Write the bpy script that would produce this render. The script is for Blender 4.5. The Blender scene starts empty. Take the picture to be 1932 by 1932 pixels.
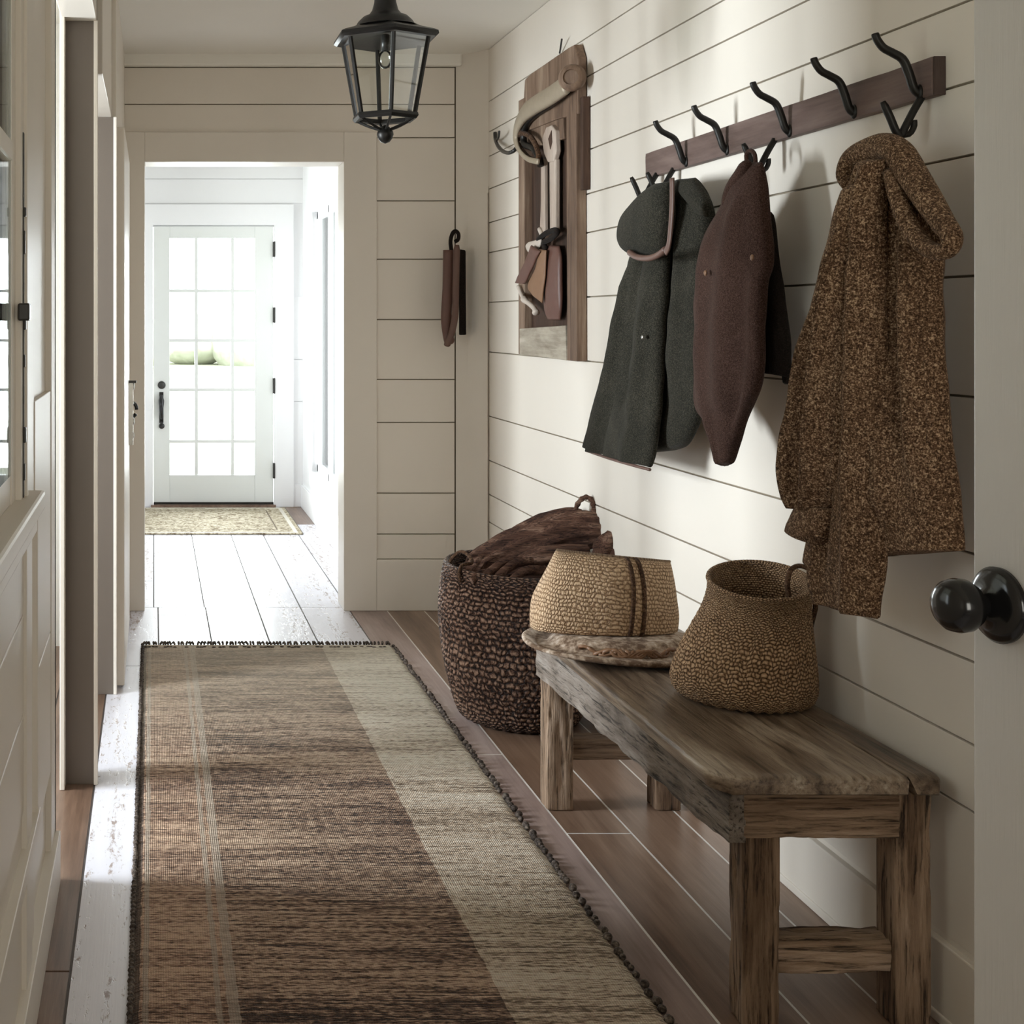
import bpy, bmesh, math, random
from mathutils import Vector, noise
random.seed(7)
F = 2400.0; VX = 290.0; VY = 605.0; H = 1.33
COL = bpy.context.scene.collection
pi = math.pi; sin = math.sin; cos = math.cos

def PX(px, py, X):            # point on the plane x = X
    Y = X * F / (px - VX)
    return Vector((X, Y, H - (py - VY) * Y / F))
def PY(px, py, Y):            # point at depth Y
    return Vector(((px - VX) * Y / F, Y, H - (py - VY) * Y / F))

# ------------------------------------------------------------------ objects
def tag(o, label=None, cat=None, group=None, kind=None):
    if label: o['label'] = label
    if cat: o['category'] = cat
    if group: o['group'] = group
    if kind: o['kind'] = kind
    return o
def thing(name, label, cat, loc, group=None):
    o = bpy.data.objects.new(name, None); COL.objects.link(o)
    o.location = loc; o.empty_display_size = .05
    return tag(o, label, cat, group)
def origin(o):
    v = Vector((0, 0, 0))
    while o: v += o.location; o = o.parent
    return v
def obj(name, M, mat, parent=None, smooth=False, loc=None, bevel=0, sharp=None):
    """M: builder with verts in world space"""
    me = bpy.data.meshes.new(name)
    off = origin(parent) if parent else Vector((0, 0, 0))
    l = Vector(loc) if loc is not None else None
    base = l if l is not None else off
    me.from_pydata([tuple(Vector(v) - base) for v in M.v], [], M.f)
    if M.uv:
        ul = me.uv_layers.new(name='UVMap')
        k = 0
        for fi, p in enumerate(me.polygons):
            uvs = M.uv.get(fi)
            for j, li in enumerate(p.loop_indices):
                ul.data[li].uv = uvs[j] if uvs else (0, 0)
    mats = mat if isinstance(mat, (list, tuple)) else [mat]
    for m in mats: me.materials.append(m)
    for fi, mi in M.mi.items(): me.polygons[fi].material_index = mi
    me.validate(clean_customdata=False)
    bm = bmesh.new(); bm.from_mesh(me)
    bmesh.ops.recalc_face_normals(bm, faces=bm.faces) if M.closed else None
    bm.to_mesh(me); bm.free()
    if smooth:
        for p in me.polygons: p.use_smooth = True
        if sharp: me.set_sharp_from_angle(angle=math.radians(sharp))
    o = bpy.data.objects.new(name, me); COL.objects.link(o)
    if parent: o.parent = parent; o.location = (l - off) if l is not None else (0, 0, 0)
    elif l is not None: o.location = l
    if bevel:
        b = o.modifiers.new('bevel', 'BEVEL'); b.width = bevel; b.segments = 2; b.limit_method = 'ANGLE'
    return o
def struct(name, M, mat, **k):
    return tag(obj(name, M, mat, **k), kind='structure')

class MB:
    def __init__(s, closed=True): s.v = []; s.f = []; s.uv = {}; s.mi = {}; s.closed = closed
    def quad(s, a, b, c, d, mi=0):
        n = len(s.v); s.v += [Vector(p) for p in (a, b, c, d)]; s.f.append((n, n+1, n+2, n+3))
        if mi: s.mi[len(s.f)-1] = mi
        return s
    def box(s, x0, x1, y0, y1, z0, z1, mi=0):
        n = len(s.v)
        for z in (z0, z1):
            for x, y in ((x0, y0), (x1, y0), (x1, y1), (x0, y1)): s.v.append(Vector((x, y, z)))
        for q in ((0, 3, 2, 1), (4, 5, 6, 7), (0, 1, 5, 4), (1, 2, 6, 5), (2, 3, 7, 6), (3, 0, 4, 7)):
            s.f.append(tuple(n+i for i in q))
            if mi: s.mi[len(s.f)-1] = mi
        return s
    def prism(s, pts, d):       # polygon pts (3d) extruded by vector d
        n = len(s.v); k = len(pts); d = Vector(d)
        s.v += [Vector(p) for p in pts] + [Vector(p)+d for p in pts]
        s.f.append(tuple(range(n, n+k))); s.f.append(tuple(range(n+2*k-1, n+k-1, -1)))
        for i in range(k): s.f.append((n+i, n+(i+1) % k, n+k+(i+1) % k, n+k+i))
        return s
    def rings(s, R, cap0=True, cap1=True, wrap=True, uvs=(1, 1), mi=0):
        n = len(s.v); m = len(R[0]); K = len(R)
        for r in R: s.v += [Vector(p) for p in r]
        M_ = m if wrap else m-1
        for i in range(K-1):
            for j in range(M_):
                a = n+i*m+j; b = n+i*m+(j+1) % m; c = n+(i+1)*m+(j+1) % m; d = n+(i+1)*m+j
                s.f.append((a, b, c, d))
                u0 = j/M_*uvs[0]; u1 = (j+1)/M_*uvs[0]; v0 = i/(K-1)*uvs[1]; v1 = (i+1)/(K-1)*uvs[1]
                s.uv[len(s.f)-1] = ((u0, v0), (u1, v0), (u1, v1), (u0, v1))
                if mi: s.mi[len(s.f)-1] = mi
        for cap, i in ((cap0, 0), (cap1, K-1)):
            if cap:
                s.f.append(tuple(n+i*m+j for j in range(m)))
                if mi: s.mi[len(s.f)-1] = mi
        return s
    def tube(s, pts, rad, seg=10, cap=True, flat=1.0, up=(0, 0, 1), uvs=(1, 1), mi=0):
        pts = [Vector(p) for p in pts]; K = len(pts)
        if not hasattr(rad, '__len__'): rad = [rad]*K
        R = []; prev = None
        for i, p in enumerate(pts):
            t = (pts[min(i+1, K-1)] - pts[max(i-1, 0)]).normalized()
            if prev is None:
                a = Vector(up); a = a - t*a.dot(t)
                if a.length < 1e-3: a = Vector((1, 0, 0)); a -= t*a.dot(t)
            else: a = prev - t*prev.dot(t)
            a.normalize(); prev = a; b = t.cross(a)
            R.append([p + a*cos(2*pi*j/seg)*rad[i] + b*sin(2*pi*j/seg)*rad[i]*flat for j in range(seg)])
        return s.rings(R, cap, cap, uvs=uvs, mi=mi)
    def lathe(s, c, prof, seg=32, rx=1, ry=1, a0=0, uvs=(1, 1), cap=True, mi=0):
        c = Vector(c)
        R = [[c + Vector((r*rx*cos(a0+2*pi*j/seg), r*ry*sin(a0+2*pi*j/seg), z)) for j in range(seg)] for r, z in prof]
        return s.rings(R, cap, cap, uvs=uvs, mi=mi)
    def ball(s, c, r, sx=1, sy=1, sz=1, seg=20, rg=12):
        c = Vector(c)
        R = []
        for i in range(rg+1):
            t = pi*i/rg; t = max(.02, min(pi-.02, t))
            R.append([c+Vector((r*sx*sin(t)*cos(2*pi*j/seg), r*sy*sin(t)*sin(2*pi*j/seg), -r*sz*cos(t))) for j in range(seg)])
        return s.rings(R)

def cr(P, n):                 # catmull-rom through tuples, n samples
    k = len(P); out = []
    for s in range(n):
        t = s/(n-1)*(k-1); i = min(int(t), k-2); u = t-i
        a = P[max(i-1, 0)]; b = P[i]; c = P[i+1]; d = P[min(i+2, k-1)]
        out.append(tuple(.5*((2*b[j]) + (-a[j]+c[j])*u + (2*a[j]-5*b[j]+4*c[j]-d[j])*u*u + (-a[j]+3*b[j]-3*c[j]+d[j])*u**3) for j in range(len(b))))
    return out
def rough_box(x0, x1, y0, y1, z0, z1, amp=.003, cell=.012, rnd=.006, M=None, fr=30, drop=None):
    """hewn timber: subdivided box with rounded, worn edges"""
    M = M or MB()
    L = (x1-x0, y1-y0, z1-z0); ax = max(range(3), key=lambda i: L[i])
    o = [i for i in range(3) if i != ax]; lo = (x0, y0, z0)
    c = [(x0+x1)/2, (y0+y1)/2, (z0+z1)/2]
    n = max(6, int(L[ax]/cell/1.5)); per = []
    ha, hb = L[o[0]]/2, L[o[1]]/2
    na = max(3, int(2*ha/cell)); nb = max(3, int(2*hb/cell))
    def e(k, m): return -1+2*k/m
    for k in range(na): per.append((e(k, na)*ha, -hb))
    for k in range(nb): per.append((ha, e(k, nb)*hb))
    for k in range(na): per.append((-e(k, na)*ha, hb))
    for k in range(nb): per.append((-ha, -e(k, nb)*hb))
    R = []
    ts = [0, rnd*.5/L[ax]] + [i/n for i in range(1, n)] + [1-rnd*.5/L[ax], 1]
    for ti, t in enumerate(ts):
        ring = []; shr = 0.0
        if ti in (0, len(ts)-1): shr = rnd*.6
        for a, b in per:
            # round the corners
            qa = max(-ha+rnd, min(ha-rnd, a)); qb = max(-hb+rnd, min(hb-rnd, b))
            d = Vector((a-qa, b-qb));
            if d.length > rnd: d = d*rnd/d.length
            A = qa+d.x; B = qb+d.y
            p = [0, 0, 0]; p[ax] = lo[ax]+t*L[ax]; p[o[0]] = c[o[0]]+A*(1-shr/ha); p[o[1]] = c[o[1]]+B*(1-shr/hb)
            q = Vector(p); s = [fr, fr, fr]; s[ax] = fr*.18
            nv = noise.noise(Vector((q.x*s[0], q.y*s[1], q.z*s[2]))) + .5*noise.noise(Vector((q.x*s[0]*3, q.y*s[1]*3, q.z*s[2]*3+5)))
            w = min(0, nv)*amp
            q[o[0]] += w*(1 if A > 0 else -1)*(abs(A)/ha)**3; q[o[1]] += w*(1 if B > 0 else -1)*(abs(B)/hb)**3
            ring.append(q)
        R.append(ring)
    M.rings(R)
    return M

# ------------------------------------------------------------------ materials
class N:
    def __init__(s, name):
        s.m = bpy.data.materials.new(name); s.m.use_nodes = True; s.t = s.m.node_tree
        s.b = s.t.nodes['Principled BSDF']; s.co = None
    def n(s, t, **k):
        x = s.t.nodes.new(t)
        for a, v in k.items():
            if a in x.inputs.keys() if hasattr(x.inputs, 'keys') else False: x.inputs[a].default_value = v
            else: setattr(x, a, v)
        return x
    def l(s, a, b): s.t.links.new(a, b)
    def coord(s, scale=(1, 1, 1), kind='Object'):
        c = s.n('ShaderNodeTexCoord'); m = s.n('ShaderNodeMapping'); m.inputs['Scale'].default_value = scale
        s.l(c.outputs[kind], m.inputs[0]); return m.outputs[0]
    def noise(s, vec, scale=5, detail=5, rough=.6, dist=0):
        x = s.n('ShaderNodeTexNoise'); x.inputs['Scale'].default_value = scale; x.inputs['Detail'].default_value = detail
        x.inputs['Roughness'].default_value = rough; x.inputs['Distortion'].default_value = dist
        s.l(vec, x.inputs['Vector']); return x.outputs['Fac']
    def ramp(s, fac, stops):
        x = s.n('ShaderNodeValToRGB'); e = x.color_ramp.elements
        while len(e) < len(stops): e.new(.5)
        for i, (p, c) in enumerate(stops):
            e[i].position = p; e[i].color = (*c, 1) if hasattr(c, '__len__') else (c, c, c, 1)
        s.l(fac, x.inputs[0]); return x.outputs[0]
    def math(s, op, a, b=None, clamp=False):
        x = s.n('ShaderNodeMath'); x.operation = op; x.use_clamp = clamp
        for i, v in enumerate((a, b)):
            if v is None: continue
            if isinstance(v, (int, float)): x.inputs[i].default_value = v
            else: s.l(v, x.inputs[i])
        return x.outputs[0]
    def mix(s, fac, a, b, mode='MIX'):
        x = s.n('ShaderNodeMix'); x.data_type = 'RGBA'; x.blend_type = mode
        for i, v in ((0, fac), (6, a), (7, b)):
            if isinstance(v, (int, float)): x.inputs[i].default_value = v
            elif isinstance(v, tuple): x.inputs[i].default_value = (*v, 1)
            else: s.l(v, x.inputs[i])
        return x.outputs[2]
    def xyz(s, vec):
        x = s.n('ShaderNodeSeparateXYZ'); s.l(vec, x.inputs[0]); return x.outputs
    def bump(s, h, strength=.3, dist=.005):
        x = s.n('ShaderNodeBump'); x.inputs['Strength'].default_value = strength; x.inputs['Distance'].default_value = dist
        s.l(h, x.inputs['Height']); s.l(x.outputs[0], s.b.inputs['Normal'])
    def out(s, col=None, rough=.5, metal=0, spec=.5):
        if col is not None:
            if isinstance(col, tuple): s.b.inputs['Base Color'].default_value = (*col, 1)
            else: s.l(col, s.b.inputs['Base Color'])
        if isinstance(rough, (int, float)): s.b.inputs['Roughness'].default_value = rough
        else: s.l(rough, s.b.inputs['Roughness'])
        s.b.inputs['Metallic'].default_value = metal; s.b.inputs['Specular IOR Level'].default_value = spec
        return s.m

def paint(name, c, rough=.45, var=.05, ax=None, bump=.08, spec=.4):
    n = N(name); v = n.coord()
    f = n.noise(v, 3.0, 4, .6)
    st = n.coord(ax or (6, 1.2, 6)); g = n.noise(st, 14, 4, .6)
    col = n.mix(n.math('MULTIPLY', f, .9), tuple(x*(1-var) for x in c), tuple(min(1, x*(1+var)) for x in c))
    n.bump(g, bump, .002)
    return n.out(col, rough, 0, spec)
def wood(name, cols, axis=1, sc=9, stretch=.12, rough=.6, bump=.4, bd=.003, spec=.35, coat=0, crack=0):
    n = N(name)
    s1 = [sc]*3; s1[axis] = sc*stretch
    v = n.coord(tuple(s1)); f = n.noise(v, 1.0, 7, .62, .6)
    s2 = [sc*9]*3; s2[axis] = sc*.5
    v2 = n.coord(tuple(s2)); g = n.noise(v2, 1.0, 5, .7, .2)
    big = n.noise(n.coord(), 3.2, 3, .5)
    mixf = n.math('ADD', n.math('MULTIPLY', f, .6), n.math('ADD', n.math('MULTIPLY', g, .25), n.math('MULTIPLY', big, .15)))
    k = len(cols); st = [(.37+.26*i/(k-1), c) for i, c in enumerate(cols)]
    col = n.ramp(mixf, st)
    if crack:
        cf = n.ramp(g, [(.36, 0.0), (.47, 1.0)])
        col = n.mix(n.math('MULTIPLY', n.math('SUBTRACT', 1, cf), crack), col, tuple(x*.22 for x in cols[0]))
    n.bump(n.math('ADD', g, n.math('MULTIPLY', f, .5)), bump, bd)
    return n.out(col, rough, 0, spec)
def weave(name, dark, mid, light, nu, nv, bump=.8, bd=.006, rough=.6, thr=(.05, .45), fleck=.5, wig=1.2):
    n = N(name)
    uv = n.coord((1, 1, 1), 'UV'); x, y, _ = n.xyz(uv)
    w = n.noise(n.coord(), 22, 4, .65); w2 = n.noise(n.coord((1.3, 1, .8)), 31, 3, .6)
    yv = n.math('MULTIPLY', n.math('ADD', y, n.math('MULTIPLY', w, wig/nv)), nv)
    row = n.math('FLOOR', yv)
    off = n.math('MULTIPLY', n.math('MODULO', row, 2), .5)
    xv = n.math('ADD', n.math('MULTIPLY', n.math('ADD', x, n.math('MULTIPLY', w2, wig*1.6/nu)), nu), off)
    a = n.math('ABSOLUTE', n.math('SINE', n.math('MULTIPLY', xv, pi)))
    b = n.math('ABSOLUTE', n.math('SINE', n.math('MULTIPLY', yv, pi)))
    h = n.math('MULTIPLY', n.math('POWER', a, .6), n.math('POWER', b, .6))
    fine = n.noise(n.coord(), 260, 3, .7)
    big = n.noise(n.coord(), 26, 4, .6)
    hh = n.math('ADD', h, n.math('MULTIPLY', n.math('SUBTRACT', fine, .5), .7))
    col = n.ramp(n.math('ADD', n.math('MULTIPLY', hh, .75), n.math('MULTIPLY', big, fleck)), [(thr[0]+.1, dark), (thr[1]+.1, mid), (.95, light)])
    n.bump(hh, bump, bd)
    return n.out(col, rough, 0, .35)
def fabric(name, a, b, c, sc=420, bump=.6, bd=.002, big=.3, rough=.95):
    n = N(name); v = n.coord()
    f = n.noise(v, sc, 2, .7); g = n.noise(v, sc*.55, 2, .6); h = n.noise(v, 9, 3, .5)
    m = n.math('ADD', n.math('MULTIPLY', f, .6), n.math('ADD', n.math('MULTIPLY', g, .4), n.math('MULTIPLY', n.math('SUBTRACT', h, .5), big)))
    col = n.ramp(m, [(.40, a), (.52, b), (.66, c)])
    n.bump(m, bump, bd)
    n.b.inputs['Sheen Weight'].default_value = .04
    return n.out(col, rough, 0, .15)
def plain(name, c, rough=.4, metal=0, spec=.5, bump=0):
    n = N(name)
    f = n.noise(n.coord(), 40, 4, .6)
    col = n.mix(f, tuple(x*.85 for x in c), tuple(min(1, x*1.12) for x in c))
    if bump: n.bump(f, bump, .002)
    return n.out(col, rough, metal, spec)

WALL = (.80, .735, .65)
m_wall = paint('painted_shiplap', WALL, .42, .03, (8, 1.2, 8), .10)
m_wallx = paint('painted_end_shiplap', WALL, .42, .03, (1.2, 8, 8), .10)
m_gap = paint('shiplap_backing', (.34, .29, .22), .8, .05)
m_trim = paint('trim_paint', (.78, .72, .64), .4, .03, (6, 6, 1), .08)
m_ceil = paint('ceiling_paint', (.88, .85, .78), .7, .02)
m_foyer = paint('foyer_paint', (.88, .875, .885), .5, .02, (1.2, 8, 8), .06)
m_side = paint('side_room_paint', (.76, .74, .70), .6, .03)
m_door = paint('door_paint', (.80, .815, .79), .35, .03, (8, 8, 1), .06)
m_leaf = paint('door_leaf_paint', (.67, .645, .62), .42, .05, (14, 14, .8), .25)
m_jamb = paint('dimmed_jamb_paint', (.14, .113, .092), .45, .03, (6, 6, 1), .06)  # taupe with shade put in, offsets the side-room light on the jambs
m_iron = plain('black_iron', (.022, .02, .018), .42, .6, .5, .3)
m_black = plain('glossy_black_metal', (.012, .012, .013), .16, .3, .7)
m_dark = plain('dark_hardware', (.05, .048, .045), .35, .5)
m_chrome = plain('worn_nickel', (.55, .54, .5), .25, .9)
m_board = wood('rail_wood', [(.07, .042, .032), (.15, .10, .085), (.23, .165, .14)], 1, 7, .15, .6, .4, .003)
m_boardend = wood('rail_end_wood', [(.04, .025, .02), (.07, .045, .038), (.1, .07, .06)], 2, 12, .3, .7)
OAK = [(.035, .018, .010), (.16, .098, .060), (.33, .225, .15), (.54, .40, .30)]
m_oakz = wood('weathered_oak_upright', OAK, 2, 12, .10, .75, 1.0, .006, .3, crack=.85)
m_oaky = wood('weathered_oak_long', [(.06, .045, .035), (.19, .15, .12), (.30, .25, .21), (.42, .37, .33)], 1, 14, .3, .7, 1.0, .008, .35, crack=.9)
m_oakx = wood('weathered_oak_cross', OAK, 0, 12, .10, .75, 1.0, .006, .3, crack=.85)
m_seat = wood('worn_bench_top', [(.035, .022, .014), (.125, .083, .055), (.27, .20, .14), (.50, .42, .33)], 1, 11, .14, .36, .8, .003, .5, crack=.45)
m_brown = wood('brown_floorboard', [(.085, .047, .030), (.19, .115, .078), (.31, .205, .145)], 1, 7, .07, .30, .4, .0015, .5)
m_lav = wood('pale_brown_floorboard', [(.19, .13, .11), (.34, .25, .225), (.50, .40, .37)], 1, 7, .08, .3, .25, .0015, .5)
m_caulk = plain('floor_caulk', (.78, .74, .70), .5)
m_caulkd = plain('dark_floor_joint', (.16, .14, .13), .8)
def white_glare_boards():  # worn white paint plus door and window glare put into the colour
    n = N('worn_white_glare_floorboard')
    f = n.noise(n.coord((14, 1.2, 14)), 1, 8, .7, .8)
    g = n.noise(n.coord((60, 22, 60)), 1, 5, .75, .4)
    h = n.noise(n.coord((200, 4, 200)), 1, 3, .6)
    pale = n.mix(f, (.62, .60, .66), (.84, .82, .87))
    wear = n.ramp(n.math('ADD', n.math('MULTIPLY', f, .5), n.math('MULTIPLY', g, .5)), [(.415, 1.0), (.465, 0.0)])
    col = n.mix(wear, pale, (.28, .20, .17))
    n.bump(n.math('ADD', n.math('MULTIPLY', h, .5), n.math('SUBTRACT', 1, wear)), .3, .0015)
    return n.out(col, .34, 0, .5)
m_white = white_glare_boards()
m_glass = None
def glass(nm='window_glass', ior=1.45):
    m = bpy.data.materials.new(nm); m.use_nodes = True; t = m.node_tree; t.nodes.clear()
    o = t.nodes.new('ShaderNodeOutputMaterial'); x = t.nodes.new('ShaderNodeMixShader')
    a = t.nodes.new('ShaderNodeBsdfTransparent'); b = t.nodes.new('ShaderNodeBsdfGlossy'); f = t.nodes.new('ShaderNodeFresnel')
    b.inputs['Roughness'].default_value = .03; f.inputs[0].default_value = ior
    a.inputs[0].default_value = (.96, .98, .97, 1)
    t.links.new(f.outputs[0], x.inputs[0]); t.links.new(a.outputs[0], x.inputs[1]); t.links.new(b.outputs[0], x.inputs[2]); t.links.new(x.outputs[0], o.inputs[0])
    return m
m_glass = glass(); m_glass2 = glass('side_window_glass', 1.08)
m_basket = weave('brown_rush_weave', (.010, .004, .0025), (.105, .047, .027), (.40, .25, .17), 74, 38, 1.0, .012, .5, (.16, .52), .30, 1.6)
m_jute = weave('jute_weave', (.06, .028, .010), (.28, .155, .075), (.60, .40, .235), 92, 52, 1.0, .005, .7, (.10, .42), .34, 2.2)
m_straw = weave('straw_weave', (.13, .07, .034), (.40, .25, .14), (.70, .50, .32), 84, 44, .8, .004, .7, (.06, .38), .36, 2.4)
m_brim = fabric('felt_brim', (.13, .08, .05), (.34, .25, .18), (.58, .48, .39), 60, .4, .003, .5, .8)
m_strip = fabric('brown_webbing', (.03, .015, .008), (.085, .045, .025), (.19, .11, .065), 200)
m_green = fabric('charcoal_wool', (.009, .0085, .006), (.026, .0235, .0165), (.07, .062, .046), 520, .5, .0015, .15)
m_brn = fabric('dark_brown_wool', (.024, .012, .008), (.058, .030, .022), (.10, .06, .046), 520, .4, .0015, .15)
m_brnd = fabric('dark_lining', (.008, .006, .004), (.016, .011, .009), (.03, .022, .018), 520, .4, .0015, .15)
m_tweed = fabric('brown_tweed', (.036, .018, .009), (.155, .087, .048), (.60, .42, .27), 330, 1.0, .003, .08)
m_leather = plain('brown_leather_strap', (.12, .062, .045), .5, 0, .5, .2)
m_leath2 = plain('tan_leather', (.22, .115, .06), .5, 0, .5, .3)
m_leath3 = plain('reddish_leather', (.12, .055, .04), .5, 0, .5, .3)
m_wrap = wood('brown_ribbed_cloth', [(.018, .007, .005), (.085, .038, .024), (.17, .085, .055), (.40, .25, .18)], 0, 34, .12, .8, 1.0, .008, .3, crack=.9)
m_frame = wood('old_frame_wood', [(.07, .04, .025), (.19, .12, .08), (.33, .24, .17)], 2, 10, .12, .65, .5, .003)
m_framed = wood('dark_frame_wood', [(.02, .01, .006), (.055, .028, .017), (.09, .048, .03)], 2, 10, .12, .7, .4)
m_greyw = wood('grey_driftwood', [(.19, .155, .115), (.38, .33, .26), (.52, .46, .38)], 1, 10, .2, .8, .5)
m_pale = wood('pale_tool_wood', [(.26, .19, .145), (.44, .35, .285), (.56, .47, .40)], 2, 10, .15, .6, .3)
m_bone = plain('pale_bone', (.55, .47, .40), .6)
m_steel = plain('brushed_metal', (.36, .295, .215), .5, .3, .5, .1)
m_hedge = fabric('pale_hedge_leaves', (.64, .66, .55), (.72, .73, .63), (.80, .80, .72), 3, .2)
m_grass = fabric('outdoor_grass', (.52, .54, .40), (.60, .61, .47), (.68, .68, .56), 3, .2)

# ------------------------------------------------------------------ the setting
XR = 1.5; CE = 2.546; YE = 5.84
# hallway floorboards
B = [-.17, .02, .24, .48, .68, .90, 1.07, 1.24, 1.41, 1.56]
fw = MB(); fb = MB(); fl = MB()
g = .0030
def plank(M, x0, x1, y0, y1): M.box(x0+g, x1-g, y0+g, y1-g, -.02, 0)
ends = {0: [4.9], 1: [5.75], 2: [3.2], 3: [4.4], 4: [], 5: [3.9], 6: [3.3], 7: [4.6, 2.2], 8: [3.5]}
YM = 5.90
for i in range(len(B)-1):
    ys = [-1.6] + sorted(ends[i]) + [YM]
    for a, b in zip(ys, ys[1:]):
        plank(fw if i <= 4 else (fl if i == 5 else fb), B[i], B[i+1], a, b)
# foyer boards
FB = [-.5, -.2, .0, .235, .48, .68, .90, 1.07]
fe = {2: [6.75], 0: [7.5], 1: [6.5], 3: [], 4: [], 5: [7.9], 6: [8.3]}
for i in range(len(FB)-1):
    ys = [YM] + fe.get(i, []) + [9.2]
    for a, b in zip(ys, ys[1:]): plank(fb if i == 6 and a > 8 else fw, FB[i], FB[i+1], a, b)
# side room boards, brown
for k in range(14):
    x1 = -.17-.17*k; plank(fb, x1-.17, x1, 2.6, 5.3)
for k in range(2):
    x1 = -.17-.17*k; plank(fb, x1-.17, x1, -1.6, 2.6)
floor = MB(); 
def merge(dst, src, mi):
    n = len(dst.v); k = len(dst.f); dst.v += src.v; dst.f += [tuple(n+i for i in f) for f in src.f]
    for i in range(len(src.f)): dst.mi[k+i] = mi
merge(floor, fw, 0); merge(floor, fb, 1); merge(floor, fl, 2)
floor.box(.93, 1.6, -1.6, YM, -.05, -.0006, mi=3)
floor.box(-2.6, .93, -1.6, YM, -.05, -.004, mi=4)
floor.box(-.5, 1.2, YM, 9.2, -.05, -.004, mi=4)
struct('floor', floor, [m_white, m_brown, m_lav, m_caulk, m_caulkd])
struct('ceiling', MB().box(-2.6, 1.75, -1.7, 9.2, CE, CE+.08), m_ceil)

# right wall: shiplap boards
zr = [.165, .43, .553, .705, .903, 1.19, 1.412, 1.634, 1.768, 1.919, 2.065, 2.174, 2.31, CE]
rw = MB().box(XR+.012, XR+.12, -1.7, YE+.1, 0, CE+.02, mi=1)
rw.box(XR+.004, XR+.013, -1.7, 5.70, 0, .17)
for a, b in zip(zr, zr[1:]): rw.box(XR, XR+.014, -1.65, 5.70, a+.0024, b-.0024)
struct('wall_right', rw, [m_wall, m_gap], bevel=.0008)
bb = MB().box(XR-.012, XR+.005, -1.6, 5.70, 0, .155).box(XR-.016, XR+.005, -1.6, 5.70, 0, .02)
struct('baseboard_right', bb, m_wall, bevel=.003)
# end wall
ze = [.235, .35, .538, .863, 1.06, 1.335, 1.612, 1.88, 2.17, 2.323, 2.493]
X0o, X1o, ZO = -.0535, .883, 2.065
ew = MB().box(.883, 1.6, YE+.014, YE+.15, 0, CE, mi=1).box(-.6, X0o, YE+.014, YE+.15, 0, CE, mi=1).box(X0o, X1o, YE+.014, YE+.15, ZO, CE, mi=1)
zz = [0.02] + ze + [CE]
for a, b in zip(zz, zz[1:]):
    if b <= 2.18: ew.box(1.0, 1.381, YE, YE+.016, a+.0026, b-.0026); ew.box(-.6, -.12, YE, YE+.016, a+.0026, b-.0026)
    else: ew.box(-.6, 1.381, YE, YE+.016, a+.0026, b-.0026)
struct('wall_end', ew, [m_wallx, m_gap], bevel=.0008)
# casing of the hallway opening
t = MB().box(X1o-.012, 1.022, YE-.014, YE+.17, 0, 2.195).box(-.30, X0o+.012, YE-.014, YE+.17, 0, 2.195).box(X0o+.012, X1o-.012, YE-.014, YE+.17, ZO-.008, 2.195)
struct('trim_1', t, m_trim, bevel=.003)
t = MB().box(1.022, 1.40, YE-.012, YE+.01, 0, .235)
struct('baseboard_end', t, m_trim, bevel=.003)
t = MB().box(-.15, 1.41, YE-.035, YE+.01, 2.495, CE+.01)
struct('trim_2', t, m_ceil, bevel=.01)
# splayed corner between end wall and right wall
dv = Vector((.113, -.14, 0)).normalized(); nv = Vector((-dv.y, dv.x, 0))*-1
A = Vector((1.387, 5.84, 0)); Bc = Vector((1.505, 5.694, 0)); out_ = Vector((.14, .113, 0)).normalized()
t = MB().prism([A, Bc, Bc+out_*.12, A+out_*.12], (0, 0, CE))
struct('wall_corner', t, m_trim)
C0 = A+(Bc-A)*.42; nin = -out_
t = MB().prism([C0, Bc, Bc+nin*.012, C0+nin*.012], (0, 0, 1.93)).prism([C0+dv*.045, Bc-dv*.0, Bc+nin*.018, C0+dv*.045+nin*.018], (0, 0, 1.90))
t.prism([A+dv*.008, Bc, Bc+nin*.016, A+dv*.008+nin*.016], (0, 0, .0001))
struct('trim_3', t, m_trim, bevel=.002)

# left wall: near part with window, piers, far part
wl = MB()
XL = -.233
zl = [.0, .17, .40, .58, .76, .98]
wl.box(-.262, XL-.014, -1.65, 1.35, 0, CE).box(-.262, XL-.014, 2.16, 3.02, 0, CE).box(-.262, XL-.014, 1.35, 2.16, 0, 1.0).box(-.262, XL-.014, 1.35, 2.16, 2.25, CE)
for a, b in ((.44, .62), (.62, .80), (.80, .985)): wl.box(XL-.015, XL-.002, -1.6, 2.30, a+.002, b-.002)
wl.box(XL-.015, XL-.002, 2.52, 2.90, .30, .62-.002).box(XL-.015, XL-.002, 2.52, 2.90, .622, 1.17)
wl.box(XL-.02, XL-.006, -1.6, 2.4, .0, .44)
# stiles
wl.box(XL-.02, XL+.004, 2.30, 2.40, 0, CE).box(XL-.02, XL-.004, 2.40, 2.52, 0, CE).box(XL-.02, XL+.0, 2.90, 3.03, 0, CE)
wl.box(-.36, XL, 3.0, 3.03, 0, CE)
# bevelled lower panel moulding
wl.box(XL-.02, XL+.012, 1.0, 2.50, .345, .375).box(XL-.02, XL+.008, 2.47, 2.50, .345, .95).box(XL-.02, XL+.012, 1.0, 3.02, 0, .12)
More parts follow.
